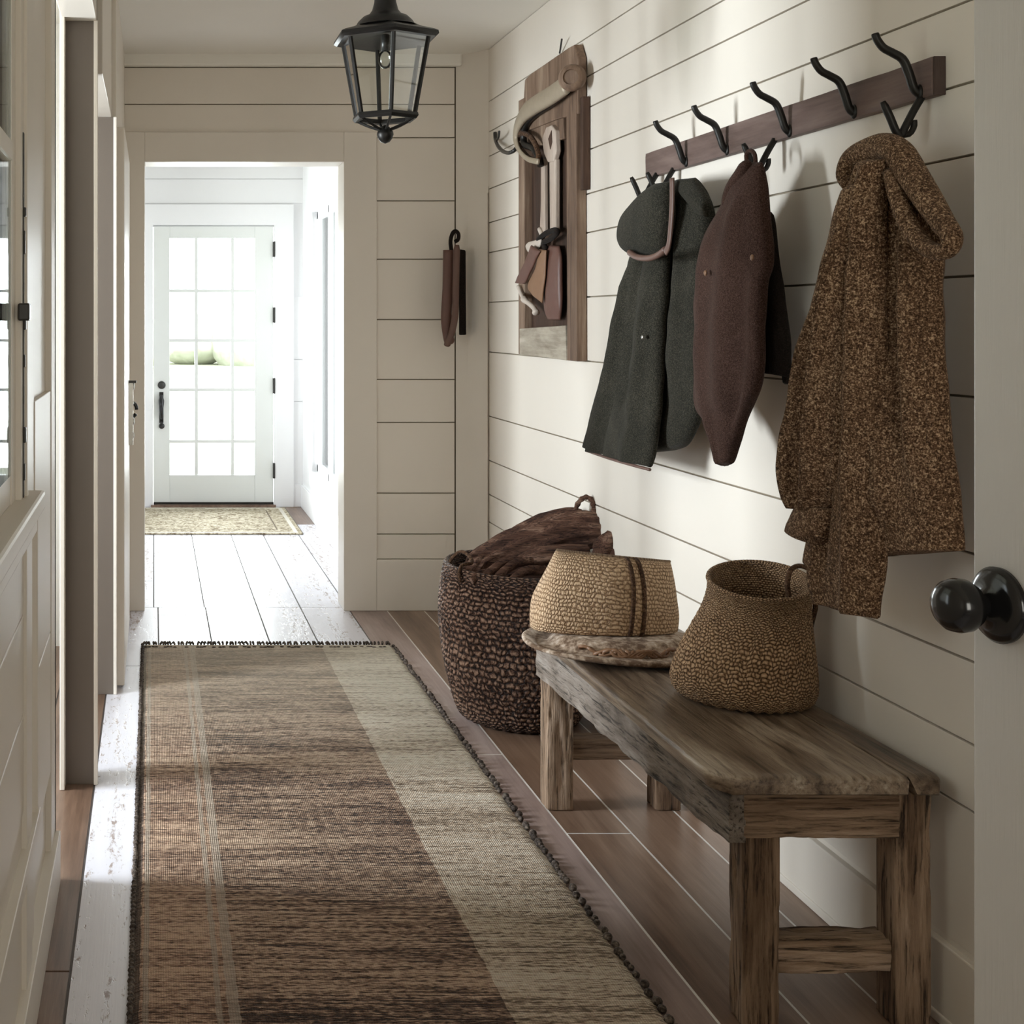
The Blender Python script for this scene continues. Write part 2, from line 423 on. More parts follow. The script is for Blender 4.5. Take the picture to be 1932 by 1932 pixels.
# headers beyond
wl.box(-.262, -.164, 3.03, 3.65, 2.19, CE).box(-.205, -.134, 4.54, YE+.1, 0, CE).box(-.262, -.15, 3.735, 4.53, 2.055, CE)
wl.box(-.172, -.160, 3.642, 3.65, 0, 2.19).box(-.143, -.131, 4.522, 4.54, 0, 2.055).box(-.266, -.252, 3.60, 3.65, 0, CE)
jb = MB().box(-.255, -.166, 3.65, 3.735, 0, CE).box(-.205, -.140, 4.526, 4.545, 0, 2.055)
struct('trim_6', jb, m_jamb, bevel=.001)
struct('wall_left', wl, m_jamb if False else m_trim, bevel=.002)
# window 1 on the near left wall
w = MB()
w.box(-.247, XL-.006, 2.14, 2.20, 1.0, 2.35).box(-.247, XL+.010, 2.245, 2.265, 1.0, 2.35).box(-.247, XL+.004, 2.20, 2.30, 1.0, 2.35)
w.box(-.247, XL+.004, 1.30, 1.40, 1.0, 2.35).box(-.247, XL+.004, 1.3, 2.3, 2.2, 2.35).box(-.247, XL-.008, 1.4, 2.14, 1.02, 1.07).box(-.247, XL-.008, 1.4, 2.14, 2.15, 2.2)
win = struct('window_1', w, m_trim, bevel=.002)
obj('window_sill', MB().box(-.262, XL+.035, 1.25, 2.33, .985, 1.02).box(XL-.01, XL+.022, 1.27, 2.31, .945, .985), m_trim, win, bevel=.006)
obj('window_pane', MB().box(XL-.010, XL-.007, 1.4, 2.14, 1.07, 2.15), m_glass2, win)
obj('muntin', MB().box(-.245, XL-.004, 1.4, 2.14, 1.60, 1.63), m_trim, win)
gk = MB().box(XL-.002, XL+.006, 2.222, 2.238, 1.02, 1.66)
for i in range(9): gk.box(XL-.002, XL+.008+.002*sin(i*2.1), 2.224, 2.236, 1.05+i*.066, 1.08+i*.066+.015*sin(i*3.3))
obj('weather_strip', gk, m_dark, win, bevel=.002)
obj('window_latch', MB().box(XL, XL+.02, 2.18, 2.21, 1.33, 1.36), m_dark, win, bevel=.003)
# side room shell
sr = MB().box(-2.6, -.25, 2.55, 2.62, 0, CE).box(-2.6, -.22, 5.2, 5.27, 0, CE)
sr.box(-2.6, -2.52, 2.6, 2.7, 0, CE).box(-2.6, -2.52, 3.6, 5.2, 0, CE).box(-2.6, -2.52, 2.7, 3.6, 0, .7).box(-2.6, -2.52, 2.7, 3.6, 2.0, CE)
struct('wall_side', sr, m_side)
wd = MB()
for y in (2.7, 3.12, 3.54): wd.box(-2.59, -2.53, y, y+.06, .7, 2.0)
wd.box(-2.59, -2.53, 2.7, 3.6, .7, .76).box(-2.59, -2.53, 2.7, 3.6, 1.94, 2.0)
w2 = struct('window_2', wd, m_trim)
obj('window_pane', MB().box(-2.565, -2.56, 2.7, 3.6, .7, 2.0), m_glass, w2)
# back wall behind the camera; its window is added to let fill light in
bw = MB().box(-.36, .2, -1.7, -1.62, 0, CE).box(1.2, 1.62, -1.7, -1.62, 0, CE).box(.2, 1.2, -1.7, -1.62, 0, .8).box(.2, 1.2, -1.7, -1.62, 2.2, CE)
struct('wall_back', bw, m_wallx)
w3 = struct('window_fill_rear', MB().box(.2, .26, -1.68, -1.62, .8, 2.2).box(1.14, 1.2, -1.68, -1.62, .8, 2.2).box(.2, 1.2, -1.68, -1.62, .8, .86).box(.2, 1.2, -1.68, -1.62, 2.14, 2.2).box(.68, .72, -1.68, -1.62, .8, 2.2), m_trim)
obj('window_pane', MB().box(.2, 1.2, -1.655, -1.65, .8, 2.2), m_glass, w3)

# foyer
XF = 1.065; YD = 9.1
fy = MB().box(-.5, 0-.075, YD, YD+.12, 0, CE).box(-.075, .93, YD, YD+.12, 2.0, CE).box(.93, XF+.1, YD, YD+.12, 0, CE)
z_ = .0
fy.box(-.5, XF, YD-.008, YD, 2.17, 2.34).box(-.5, XF, YD-.008, YD, 2.345, 2.50).box(.93, XF, YD-.010, YD, .0, .75).box(.93, XF, YD-.008, YD, .754, 1.05).box(.93, XF, YD-.008, YD, 1.054, 1.5)
struct('wall_far', fy, m_foyer, bevel=.001)
fr = MB().box(XF, XF+.1, YE+.15, 7.35, 0, CE).box(XF, XF+.1, 8.45, YD+.1, 0, CE).box(XF, XF+.1, 7.35, 8.45, 0, .33).box(XF, XF+.1, 7.35, 8.45, 2.05, CE)
struct('wall_foyer_right', fr, m_foyer)
fr = MB().box(-.58, -.5, YE+.15, 6.6, 0, CE).box(-.58, -.5, 8.6, YD+.1, 0, CE).box(-.58, -.5, 6.6, 8.6, 0, .4).box(-.58, -.5, 6.6, 8.6, 2.2, CE)
struct('wall_foyer_left', fr, m_foyer)
def side_window(name, x0, x1, xi, y0, y1, z0, z1, s, mid=True):
    w = MB().box(x0, x1, y0, y0+.05, z0, z1).box(x0, x1, y1-.05, y1, z0, z1).box(x0, x1, y0, y1, z0, z0+.05).box(x0, x1, y0, y1, z1-.05, z1)
    if mid: w.box(x0, x1, (y0+y1)/2-.02, (y0+y1)/2+.02, z0, z1)
    # casing on the room side
    a, b = sorted((xi, xi-s*.018))
    w.box(a, b, y0-.11, y0, z0-.11, z1+.13).box(a, b, y1, y1+.11, z0-.11, z1+.13).box(a, b, y0, y1, z1, z1+.13).box(a, b, y0, y1, z0-.11, z0)
    o = struct(name, w, m_foyer, bevel=.003)
    xm = (x0+x1)/2
    obj('window_pane', MB().box(xm-.002, xm+.002, y0+.05, y1-.05, z0+.05, z1-.05), m_glass, o)
side_window('window_4', XF+.02, XF+.08, XF, 7.35, 8.45, .33, 2.05, 1)
side_window('window_fill_foyer', -.56, -.52, -.5, 6.6, 8.6, .4, 2.2, -1)  # unseen window, added to light the foyer
struct('baseboard_foyer', MB().box(XF-.015, XF, YE+.16, YD, 0, .16).box(.97, XF, YD-.02, YD, 0, .16), m_foyer, bevel=.003)
# front door casing
t = MB().box(-.10, -.005, YD-.03, YD+.1, 0, 2.02).box(.86, 1.0, YD-.03, YD+.1, 0, 2.02).box(-.10, 1.0, YD-.03, YD+.1, 2.012, 2.16)
struct('trim_4', t, m_foyer, bevel=.004)
struct('trim_5', MB().box(-.02, .87, YD-.05, YD+.1, 0, .018), m_brown)
# door 1: glazed front door
gx = [.114, .304, .563, .722]; gz = [.227, .467, .836, 1.189, 1.543, 1.919]
d = MB().box(.0, gx[0], YD-.012, YD+.03, .025, 2.005).box(gx[3], .855, YD-.012, YD+.03, .025, 2.005).box(gx[0], gx[3], YD-.012, YD+.03, .025, gz[0]).box(gx[0], gx[3], YD-.012, YD+.03, gz[5], 2.005)
door = struct('door_1', d, m_door, bevel=.003)
mu = MB()
for x in gx[1:3]: mu.box(x-.011, x+.011, YD-.006, YD+.02, gz[0], gz[5])
for z in gz[1:5]: mu.box(gx[0], gx[3], YD-.005, YD+.019, z-.011, z+.011)
obj('muntin', mu, m_door, door)
obj('window_pane', MB().box(gx[0], gx[3], YD+.006, YD+.010, gz[0], gz[5]), m_glass, door)
k = MB().lathe((0, 0, 0), [(.001, 0), (.026, 0), (.028, .006), (.02, .014), (.012, .02), (.001, .022)], 24)
k.v = [Vector((v.x+.057, YD-.012-v.z, v.y+.870)) for v in k.v]
obj('deadbolt', k, m_dark, door, smooth=True)
k = MB().tube([(.055, YD-.03, .80), (.055, YD-.05, .76), (.054, YD-.05, .69), (.055, YD-.03, .63), (.055, YD-.012, .62)], [.010, .020, .014, .008, .006], 12)
k.box(.040, .070, YD-.018, YD-.01, .60, .82)
obj('door_handle', k, m_black, door, smooth=True, sharp=40)
k = MB().ball((.057, YD-.02, .578), .021, 1, .6, 1)
obj('lock_rose', k, m_black, door, smooth=True)
for z in (1.84, 1.37, .865, .26): obj('hinge', MB().box(.850, .866, YD-.036, YD-.0, z-.055, z+.055), m_dark, door, bevel=.003)
obj('door_sweep', MB().box(0, .855, YD-.016, YD+.03, .018, .034), m_black, door)

# door 2: leaf folded back against the left wall, far end
d = MB().box(-.134, -.106, 4.60, 5.62, .01, 2.03)
d2 = struct('door_2', d, m_trim, bevel=.003)
k = MB()
yk = 5.50
tor = [(-.092+.018*cos(a), yk, .945+.030*sin(a)) for a in [2*pi*i/20 for i in range(19)]]
k.tube(tor, .008, 8); k.tube([(-.106, yk, .945), (-.092, yk, .975)], .006, 8)
obj('door_handle', k, m_black, d2, smooth=True)
k = MB().box(-.108, -.088, 5.42, 5.46, .80, 1.07)
for z, r in ((1.05, .012), (.98, .008), (.90, .012), (.84, .010)): k.ball((-.092, 5.44, z), r, 1, 1, 1.6, 10, 6)
obj('lock_plate', k, m_chrome, d2, smooth=True, sharp=40)
obj('latch', MB().box(-.106, -.073, 5.40, 5.44, 1.065, 1.075), m_dark, d2)
# door 3: open leaf at the right foreground
EX, EY = .7665, 1.19
ang = math.radians(3)
u = Vector((sin(ang), -cos(ang), 0)); nn = Vector((-cos(ang), -sin(ang), 0))
E0 = Vector((EX, EY, .012))
d = MB().prism([E0, E0+u*.82, E0+u*.82-nn*.04, E0-nn*.04], (0, 0, 2.02))
d3 = struct('door_3', d, m_leaf, bevel=.0025)
def oriented(M, c, axis):
    axis = axis.normalized(); a = Vector((0, 0, 1)); b = axis.cross(a)
    M.v = [c + b*v.x + a*v.y + axis*v.z for v in M.v]; return M
kc = E0 + u*.036; kc.z = 1.072
k = oriented(MB().lathe((0, 0, 0), [(.001, 0), (.034, 0), (.0345, .004), (.031, .008), (.024, .0105), (.016, .012), (.012, .016), (.001, .016)], 48), kc+Vector((0, 0, 0)), nn)
obj('rosette', k, m_black, d3, smooth=True)
k = oriented(MB().lathe((0, 0, 0), [(.010, .010), (.0095, .020), (.011, .023), (.019, .026), (.0235, .033), (.0245, .041), (.0225, .049), (.017, .055), (.009, .058), (.001, .0585)], 48), kc, nn)
obj('knob', k, m_black, d3, smooth=True)
# ground outside
struct('floor_outdoors', MB().box(-40, -3, -20, 60, -.4, -.3).box(-3, 1.9, 9.6, 60, -.4, -.3).box(1.9, 40, -20, 60, -.4, -.3), m_grass)
mu = MB()
for i in range(9):
    c = Vector((-8+2.4*i+random.uniform(-.5, .5), 46+random.uniform(-3, 3), .6)); mu.ball(c, 1.5, 1.1, 1, random.uniform(.6, 1.1), 10, 8)
hg = obj('hedge', mu, m_hedge, loc=(0, 46, -.3), smooth=True)
tag(hg, 'pale washed out hedge seen through the glazed front door', 'hedge', kind='stuff')

# ------------------------------------------------------------------ pendant lantern
LC = Vector((.637, 3.5, 0)); a6 = -pi/2
lan = thing('pendant_lantern', 'black iron six-sided glass lantern hanging from the hallway ceiling', 'lantern', (LC.x, LC.y, CE))
def LZ(py): return H+(605-py)*3.5/F
prof = [(.030, LZ(-40)), (.028, LZ(-10)), (.030, LZ(5)), (.036, LZ(20)), (.046, LZ(29)), (.062, LZ(33)), (.074, LZ(41)), (.082, LZ(50)), (.092, LZ(53)), (.105, LZ(57)), (.138, LZ(64)), (.150, LZ(68)), (.152, LZ(74)), (.142, LZ(78)), (.118, LZ(74)), (.105, LZ(72)), (.001, LZ(62))]
obj('lantern_roof', MB().lathe(LC, prof[:9], 36).lathe(LC, prof[8:], 6, a0=a6), m_iron, lan, smooth=True, sharp=35)
obj('stem', MB().tube([LC+Vector((0, 0, LZ(-35))), LC+Vector((0, 0, CE-.02))], .009, 12).lathe(LC, [(.055, CE), (.055, CE-.012), (.03, CE-.03), (.012, CE-.04)], 32), m_iron, lan, smooth=True, sharp=40)
rt, zt, rb, zb = .122, LZ(78), .083, LZ(222)
def hexp(r, z, k): return LC+Vector((r*cos(a6+k*pi/3), r*sin(a6+k*pi/3), z))
for k in range(6):
    obj('corner_bar', MB().tube([hexp(rt, zt, k), hexp(rb, zb, k)], .0065, 6), m_iron, lan)
for k in range(6):
    obj('glass_pane', MB(False).quad(hexp(rt, zt, k), hexp(rt, zt, k+1), hexp(rb, zb, k+1), hexp(rb, zb, k)), m_glass, lan)
R = [[hexp(r, z, j) for j in range(6)] for r, z in ((rb+.010, zb+.008), (rb+.012, zb), (rb+.006, zb-.008), (rb-.012, zb-.006), (rb-.012, zb+.006), (rb+.010, zb+.008))]
obj('bottom_ring', MB().rings(R, False, False), m_iron, lan)
fb_ = MB()
for k in range(6):
    fb_.tube(cr([hexp(rb, zb-.004, k), hexp(rb*.55, zb-.022, k), hexp(.012, zb-.034, k)], 6), .0038, 6)
obj('cage_strut', fb_, m_iron, lan)
obj('finial', MB().lathe(LC, [(.004, LZ(236)), (.012, LZ(240)), (.014, LZ(244)), (.021, LZ(248)), (.023, LZ(254)), (.019, LZ(262)), (.012, LZ(268)), (.001, LZ(271))], 20), m_iron, lan, smooth=True)
obj('lamp_holder', MB().tube([LC+Vector((0, 0, LZ(66))), LC+Vector((0, 0, LZ(96)))], .012, 12), m_dark, lan, smooth=True)
obj('bulb', MB().ball(LC+Vector((0, 0, LZ(112))), .020, 1, 1, 1.3), m_glass, lan, smooth=True)

# ------------------------------------------------------------------ hook rail
RX = 1.476
rail = thing('coat_rail', 'long brown wooden board fixed to the white shiplap wall above the coats', 'coat rail', (XR, 3.1, 1.757))
obj('board', rough_box(RX, XR, 2.413, 3.82, 1.757, 1.832, .0015, .012, .003), [m_board], rail, smooth=True, sharp=40)
obj('end_grain', rough_box(RX+.001, XR, 2.408, 2.4135, 1.758, 1.831, .001, .01, .001), m_boardend, rail)
hook_base = [(1735, 'above the tweed coat, nearest the rail\'s near end'), (1612, 'second from the near end of the rail'), (1490, 'third from the near end of the rail, in the middle'), (1372, 'fourth from the near end, up from the brown jacket'), (1295, 'nearest the far end of the rail, above the charcoal jacket')]
hpath = cr([(RX+.006, 1.762), (RX-.010, 1.776), (RX-.020, 1.805), (RX-.032, 1.833), (RX-.052, 1.846), (RX-.070, 1.856), (RX-.082, 1.872), (RX-.086, 1.884)], 26)
hr = [.0085-.002*abs(i/25-.3) for i in range(26)]; hr[0] = .004; hr[1] = .006; hr[-1] = .006
proto = None
for px, wh in hook_base:
    y = RX*F/(px-VX)
    if proto is None:
        h = thing('coat_hook', '', 'hook', (RX, y, 1.762))
        ar = obj('hook_arm', MB().tube([(x, y, z) for x, z in hpath], hr, 10, up=(0, 1, 0)), m_iron, h, smooth=True)
        obj('hook_foot', MB().ball((RX-.001, y, 1.770), .011, .5, 1, 1.4, 12, 8), m_iron, h, smooth=True)
        proto = h
    else:
        h = proto.copy(); COL.objects.link(h); h.location = (RX, y, 1.762)
        for c in proto.children:
            c2 = c.copy(); COL.objects.link(c2); c2.parent = h
    tag(h, 'empty black forged upper hook '+wh, 'hook', 'forged upper hooks on the coat rail')
def low_hook(y, lab, second=True):
    h = thing('lower_hook', lab, 'hook', (RX, y, 1.757))
    obj('hook_arm', MB().tube([(x, y, z) for x, z in cr([(RX+.004, 1.762), (RX-.012, 1.735), (RX-.030, 1.700), (RX-.036, 1.686), (RX-.046, 1.694), (RX-.058, 1.722), (RX-.072, 1.752)], 18)], [.0075]*16+[.007, .005], 8, up=(0, 1, 0)), m_iron, h, smooth=True)
    if second:
        obj('hook_prong', MB().tube([(x, y, z) for x, z in cr([(RX-.034, 1.688), (RX-.020, 1.690), (RX-.012, 1.704), (RX-.012, 1.716)], 8)], .006, 8, up=(0, 1, 0)), m_iron, h, smooth=True)
    return h
low_hook(2.45, 'black lower hook holding the tweed hooded coat')
low_hook(3.03, 'black lower hook holding the dark brown jacket')
low_hook(3.62, 'nearer of two small black hooks beside the charcoal jacket')
low_hook(3.74, 'farther of two small black hooks under the far end of the board', False)

# ------------------------------------------------------------------ garments
def loft(rows, X0, n=60, seg=48, fold=None, power=.6, back=.5, M=None, capt=True):
    """rows: (Lx,Ly,Rx,Ry,T,dx); outline traced on plane x=X0+dx, real thickness T"""
    M = M or MB()
    rows = [r if len(r) > 5 else (*r, 0) for r in rows]
    S = cr(rows, n); R = []
    for i, (lx, ly, rx, ry, T, dx) in enumerate(S):
        t = i/(n-1)
        e = min(1, (t/.03)**.5 if t < .03 else 1, ((1-t)/.015)**.5 if t > .985 else 1); T = T*max(.12, e)
        a = PX(lx, ly, X0+dx); b = PX(rx, ry, X0+dx); c = (a+b)/2; h = (b-a)/2
        ring = []
        for j in range(seg):
            th = 2*pi*j/seg; u_ = cos(th); w = sin(th)
            s_ = (abs(w)**power)*(1 if w > 0 else -1)
            x = -T*s_ if w > 0 else -T*s_*back
            p = c+h*u_+Vector((x, 0, 0))
            if fold:
                f = fold(u_, t)*min(1, abs(w)*2.2)
                p.x -= f if w > 0 else -f*.3
            p.x = min(p.x, XR-.004)
            wn = noise.noise(p*14)*.004
            p.x -= wn; p.y += wn*.6
            ring.append(p)
        R.append(ring)
    return M.rings(R)
def folds(*ks):               # (u position, width, amp, t0, t1, drift)
    def f(u_, t):
        s = 0
        for (u0, w, a, t0, t1, dr) in ks:
            if t < t0 or t > t1: continue
            e = min(1, (t-t0)/.1, (t1-t)/.1) if t1 < 1 else min(1, (t-t0)/.1)
            d = (u_-(u0+dr*(t-t0)))/w
            s += a*e*math.exp(-d*d)
        return s
    return f
# tweed coat
TX = 1.395
coat = thing('hooded_coat', 'brown flecked tweed hooded coat hanging on the nearest lower hook', 'coat', (XR-.02, 2.45, .95))
body = [(1650, 275, 1705, 275, .03), (1622, 330, 1735, 340, .045), (1605, 395, 1762, 400, .055), (1590, 470, 1770, 480, .06), (1575, 600, 1770, 620, .062), (1562, 760, 1783, 780, .064), (1552, 900, 1797, 905, .066), (1548, 1000, 1808, 1000, .066), (1548, 1058, 1812, 1040, .062)]
fb1 = folds((.40, .09, .026, .04, .9, .15), (.62, .045, -.034, .05, .72, .15), (.08, .06, -.035, .02, 1.1, -.02), (.86, .06, .018, .1, .8, .0), (.25, .05, .016, .05, .7, .1), (-.2, .12, .015, .05, .6, 0))
obj('body', loft(body, TX, 90, 72, fb1), m_tweed, coat, smooth=True)
pan = [(1640, 300, 1668, 300, .03), (1622, 360, 1668, 370, .036), (1603, 480, 1668, 490, .04), (1592, 640, 1666, 640, .042), (1578, 800, 1664, 810, .042), (1560, 940, 1664, 950, .042), (1546, 1040, 1664, 1060, .040), (1545, 1095, 1661, 1120, .038), (1552, 1136, 1655, 1168, .034)]
pan = [(*r, -.062) for r in pan]
fb2 = folds((.5, .16, .018, .02, 1.1, .1), (-.15, .09, -.028, .03, .85, -.1), (-.55, .12, .012, .1, 1.1, 0))
obj('front_panel', loft(pan, TX, 80, 40, fb2, .6), m_tweed, coat, smooth=True)
slv = [(1612, 345, 1640, 350, .03), (1592, 430, 1625, 440, .04), (1570, 540, 1618, 545, .048), (1548, 640, 1612, 650, .052), (1528, 740, 1605, 750, .054), (1510, 830, 1605, 840, .056), (1500, 885, 1603, 895, .054), (1505, 930, 1588, 940, .045), (1516, 960, 1572, 965, .035)]
slv = [(*r, -.085) for r in slv]
fb3 = folds((-.05, .10, -.030, .25, 1.1, -.05), (.45, .14, .018, .1, 1.1, 0), (-.5, .12, .018, .3, 1.0, .1), (.8, .08, -.014, .3, 1.1, 0))
obj('sleeve', loft(slv, TX, 70, 40, fb3, .7), m_tweed, coat, smooth=True)
cuff = [(1526, 945, 1590, 962, .036, -.085), (1515, 962, 1580, 984, .038, -.088), (1503, 985, 1568, 1012, .038, -.09), (1497, 1000, 1556, 1030, .034, -.09)]
obj('cuff', loft(cuff, TX, 20, 36, None, .6), m_tweed, coat, smooth=True)
# second sleeve end behind
obj('rear_sleeve', loft([(1535, 990, 1560, 995, .02, -.03), (1528, 1030, 1560, 1040, .02, -.03), (1526, 1058, 1552, 1085, .018, -.03)], TX, 16, 24), m_tweed, coat, smooth=True)
hd = [(1602, 352, .012), (1596, 330, .018), (1610, 300, .022), (1640, 284, .025), (1672, 276, .026), (1698, 292, .027), (1722, 330, .026), (1750, 375, .024), (1776, 415, .020), (1796, 447, .017), (1789, 471, .015), (1763, 474, .015), (1735, 455, .016), (1711, 416, .016), (1694, 370, .016), (1680, 325, .013)]
hd = cr([(a, b, c) for a, b, c in hd], 70)
hp = []
for i, (a, b, c) in enumerate(hd):
    t = i/69; X = TX-.055 + (.02*sin(t*pi*2))
    hp.append(PX(a, b, X))
obj('hood', MB().tube(hp, [c for _, _, c in hd], 20, up=(1, 0, 0), flat=.95), m_tweed, coat, smooth=True)
obj('hood_lining', loft([(1690, 330, 1715, 330, .014, -.03), (1715, 390, 1762, 390, .016, -.03), (1745, 440, 1790, 440, .015, -.03), (1765, 470, 1790, 465, .01, -.03)], TX, 20, 24), m_tweed, coat, smooth=True)
obj('pocket_edge', MB().tube(cr([PX(1746, 680, TX-.07), PX(1752, 760, TX-.072), PX(1752, 790, TX-.075), PX(1751, 835, TX-.072)], 16), .0035, 8), m_tweed, coat, smooth=True)
for (a, b) in ((1662, 1048),): pass

# charcoal jacket
GX = 1.405
jk = thing('charcoal_jacket', 'dark charcoal green wool jacket hanging from the far end of the rail', 'jacket', (XR-.02, 3.55, 1.0))
body = [(1262, 342, 1312, 335, .02), (1240, 372, 1335, 365, .035), (1222, 410, 1342, 412, .042), (1208, 470, 1340, 470, .045), (1192, 560, 1336, 560, .045), (1178, 650, 1332, 650, .045), (1165, 730, 1328, 730, .045), (1160, 800, 1318, 795, .045), (1170, 838, 1300, 835, .04), (1190, 858, 1270, 850, .03)]
fb1 = folds((.25, .09, .020, .1, .9, .2), (-.1, .07, -.024, .15, .8, .1), (.6, .08, .016, .0, .7, .0), (.45, .05, -.016, .05, .8, .1))
obj('body', loft(body, GX, 80, 60, fb1), m_green, jk, smooth=True)
pan = [(1215, 440, 1262, 440, .03), (1188, 520, 1258, 530, .038), (1170, 600, 1254, 610, .04), (1152, 680, 1249, 695, .042), (1133, 750, 1246, 770, .042), (1117, 800, 1240, 825, .042), (1105, 845, 1228, 882, .036)]
pan = [(*r, -.06) for r in pan]
fb2 = folds((.1, .09, -.026, .0, .75, .15), (-.4, .12, .02, .1, 1.1, 0), (.6, .12, .016, .2, 1.1, 0), (-.1, .06, -.014, .2, 1.0, -.1))
obj('sleeve', loft(pan, GX, 70, 44, fb2, .65), m_green, jk, smooth=True)
cap = [(1246, 345, 1268, 342, .02), (1218, 372, 1268, 372, .04), (1190, 408, 1266, 408, .05), (1181, 440, 1263, 440, .052), (1186, 466, 1260, 468, .046), (1205, 485, 1252, 484, .025)]
obj('hood', loft([(*r, -.075) for r in cap], GX, 40, 40), m_green, jk, smooth=True)
st = [PX(a, b, GX-.13) for a, b in ((1268, 336), (1268, 380), (1266, 420), (1262, 460), (1256, 476))]
obj('leather_strap', MB().tube(cr([tuple(p) for p in st], 20), .0115, 8, flat=.35, up=(0, 1, 0)), m_leather, jk, smooth=True)
st = [PX(a, b, GX-.125) for a, b in ((1188, 476), (1202, 485), (1225, 487), (1244, 480), (1256, 470))]
obj('hood_binding', MB().tube(cr([tuple(p) for p in st], 16), .0085, 8), m_leather, jk, smooth=True)
st = [PX(a, b, GX-.075) for a, b in ((1106, 850), (1150, 865), (1195, 878), (1226, 886))]
obj('hem_binding', MB().tube(cr([tuple(p) for p in st], 14), .0045, 8), m_leather, jk, smooth=True)
obj('button', MB().ball(PX(1212, 636, GX-.105), .006, .5, 1, 1, 12, 8), m_chrome, jk, smooth=True)
obj('collar', loft([(1282, 338, 1312, 336, .02, -.03), (1290, 360, 1338, 380, .025, -.035), (1318, 400, 1347, 412, .018, -.03)], GX, 24, 30), m_green, jk, smooth=True)

# brown jacket
BX = 1.40
bj = thing('brown_jacket', 'dark brown wool jacket hanging folded between the charcoal jacket and tweed coat', 'jacket', (XR-.02, 3.03, 1.0))
body = [(1408, 306, 1436, 306, .016), (1392, 345, 1444, 350, .03), (1368, 395, 1450, 400, .04), (1342, 450, 1456, 455, .045), (1330, 490, 1452, 500, .045), (1324, 530, 1444, 540, .042), (1321, 620, 1440, 630, .042), (1320, 700, 1438, 700, .042), (1324, 765, 1430, 742, .04), (1343, 800, 1408, 786, .035), (1358, 832, 1396, 830, .03), (1368, 880, 1380, 876, .018)]
body = [(*r, -.03) for r in body]
fb1 = folds((.3, .25, .014, .1, .8, .0), (-.5, .2, .01, .2, 1.1, .1), (.7, .15, -.012, .35, .9, 0))
obj('front_panel', loft(body, BX, 90, 52, fb1, .65), m_brn, bj, smooth=True)
sl = [(1428, 400, 1456, 400, .02), (1430, 480, 1466, 490, .03), (1432, 560, 1478, 570, .036), (1434, 640, 1487, 645, .036), (1437, 703, 1489, 712, .03)]
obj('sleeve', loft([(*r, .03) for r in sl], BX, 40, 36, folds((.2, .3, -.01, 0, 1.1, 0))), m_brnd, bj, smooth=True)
obj('sleeve_tab', loft([(1476, 690, 1489, 695, .008, .03), (1480, 725, 1487, 725, .006, .03)], BX, 8, 16), m_brnd, bj, smooth=True)
st = [PX(a, b, BX-.05) for a, b in ((1411, 306), (1396, 330), (1382, 352), (1374, 380), (1378, 400))]
obj('collar', MB().tube(cr([tuple(p) for p in st], 16), [.008, .012]+[.015]*12+[.012, .008], 10), m_brn, bj, smooth=True)
st = [PX(a, b, BX-.03) for a, b in ((1372, 388), (1346, 440), (1328, 480), (1322, 525), (1319, 600), (1318, 700), (1322, 765), (1338, 802))]
obj('edge_binding', MB().tube(cr([tuple(p) for p in st], 40), .0035, 6), m_leather, bj, smooth=True)
for a, b in ((1419, 486), (1331, 515)): obj('button', MB().ball(PX(a, b, BX-.088), .007, .5, 1, 1, 12, 8), m_leath2, bj, smooth=True)
obj('hanging_loop', MB().tube(cr([tuple(PX(a, b, BX+.0)) for a, b in ((1410, 312), (1408, 292), (1416, 284), (1424, 292), (1426, 312))], 14), .005, 8), m_brn, bj, smooth=True)

# ------------------------------------------------------------------ bench
bench = thing('bench', 'low rustic weathered oak bench against the right shiplap wall', 'bench', (1.25, 2.95, 0))
def YB(t): return 2.36+t*(3.56-2.36)
# top slab with rounded front corner, in two boards
def slab(x0a, x1a, x0b, x1b, name, corner):
    R = []; n = 90
    for i in range(n+1):
        t = i/n; y = YB(t); x0 = x0a+(x0b-x0a)*t; x1 = x1a+(x1b-x1a)*t
        d = y-YB(0); d2 = YB(1)-y
        if corner == 'L':
            if d < .05: x0 += .045*(1-(d/.05))**1.3
            if d2 < .03: x0 += .02*(1-d2/.03)
        else:
            if d < .03: x1 -= .016*(1-(d/.03))**1.5
        z1 = .482; z0 = .446; ring = []
        def P_(x, z): ring.append(Vector((x, y, z)))
        wv = noise.noise(Vector((0, y*9, 0)))*.002 + noise.noise(Vector((4, y*40, 0)))*.0012
        e = .010 if corner == 'L' else .002; f = .010 if corner == 'R' else .002
        # trapezoid cross section, worn nosing
        for k in range(5):
            a = pi+(k/4)*(-pi/2); P_(x0+e+e*cos(a)+wv, z1-e+e*sin(a)+wv*.5)
        for k in range(1, 8):
            x = x0+e+(x1-x0-e-f)*k/8; P_(x, z1+noise.noise(Vector((x*12, y*4, 1)))*.0012)
        for k in range(5):
            a = pi/2-(k/4)*pi/2; P_(x1-f+f*cos(a), z1-f+f*sin(a))
        P_(x1-.002, z0); P_(x0+.012, z0)
        if i in (0, n):
            c = (z0+z1)/2; ring = [Vector((v.x, v.y, c+(v.z-c)*.72)) for v in ring]
        elif i in (1, n-1):
            ring = [Vector((v.x, v.y+(-.004 if i == 1 else .004), v.z)) for v in ring]
        R.append(ring)
    return obj(name, MB().rings(R), m_seat, bench, smooth=True, sharp=45)
slab(1.040, 1.402, 1.052, 1.390, 'seat_board', 'L')
slab(1.405, 1.472, 1.393, 1.452, 'seat_board', 'R')
LG = [(1.108, 1.178, 2.388, 2.455), (1.392, 1.462, 2.388, 2.455), (1.068, 1.140, 3.45, 3.52), (1.362, 1.432, 3.45, 3.52)]
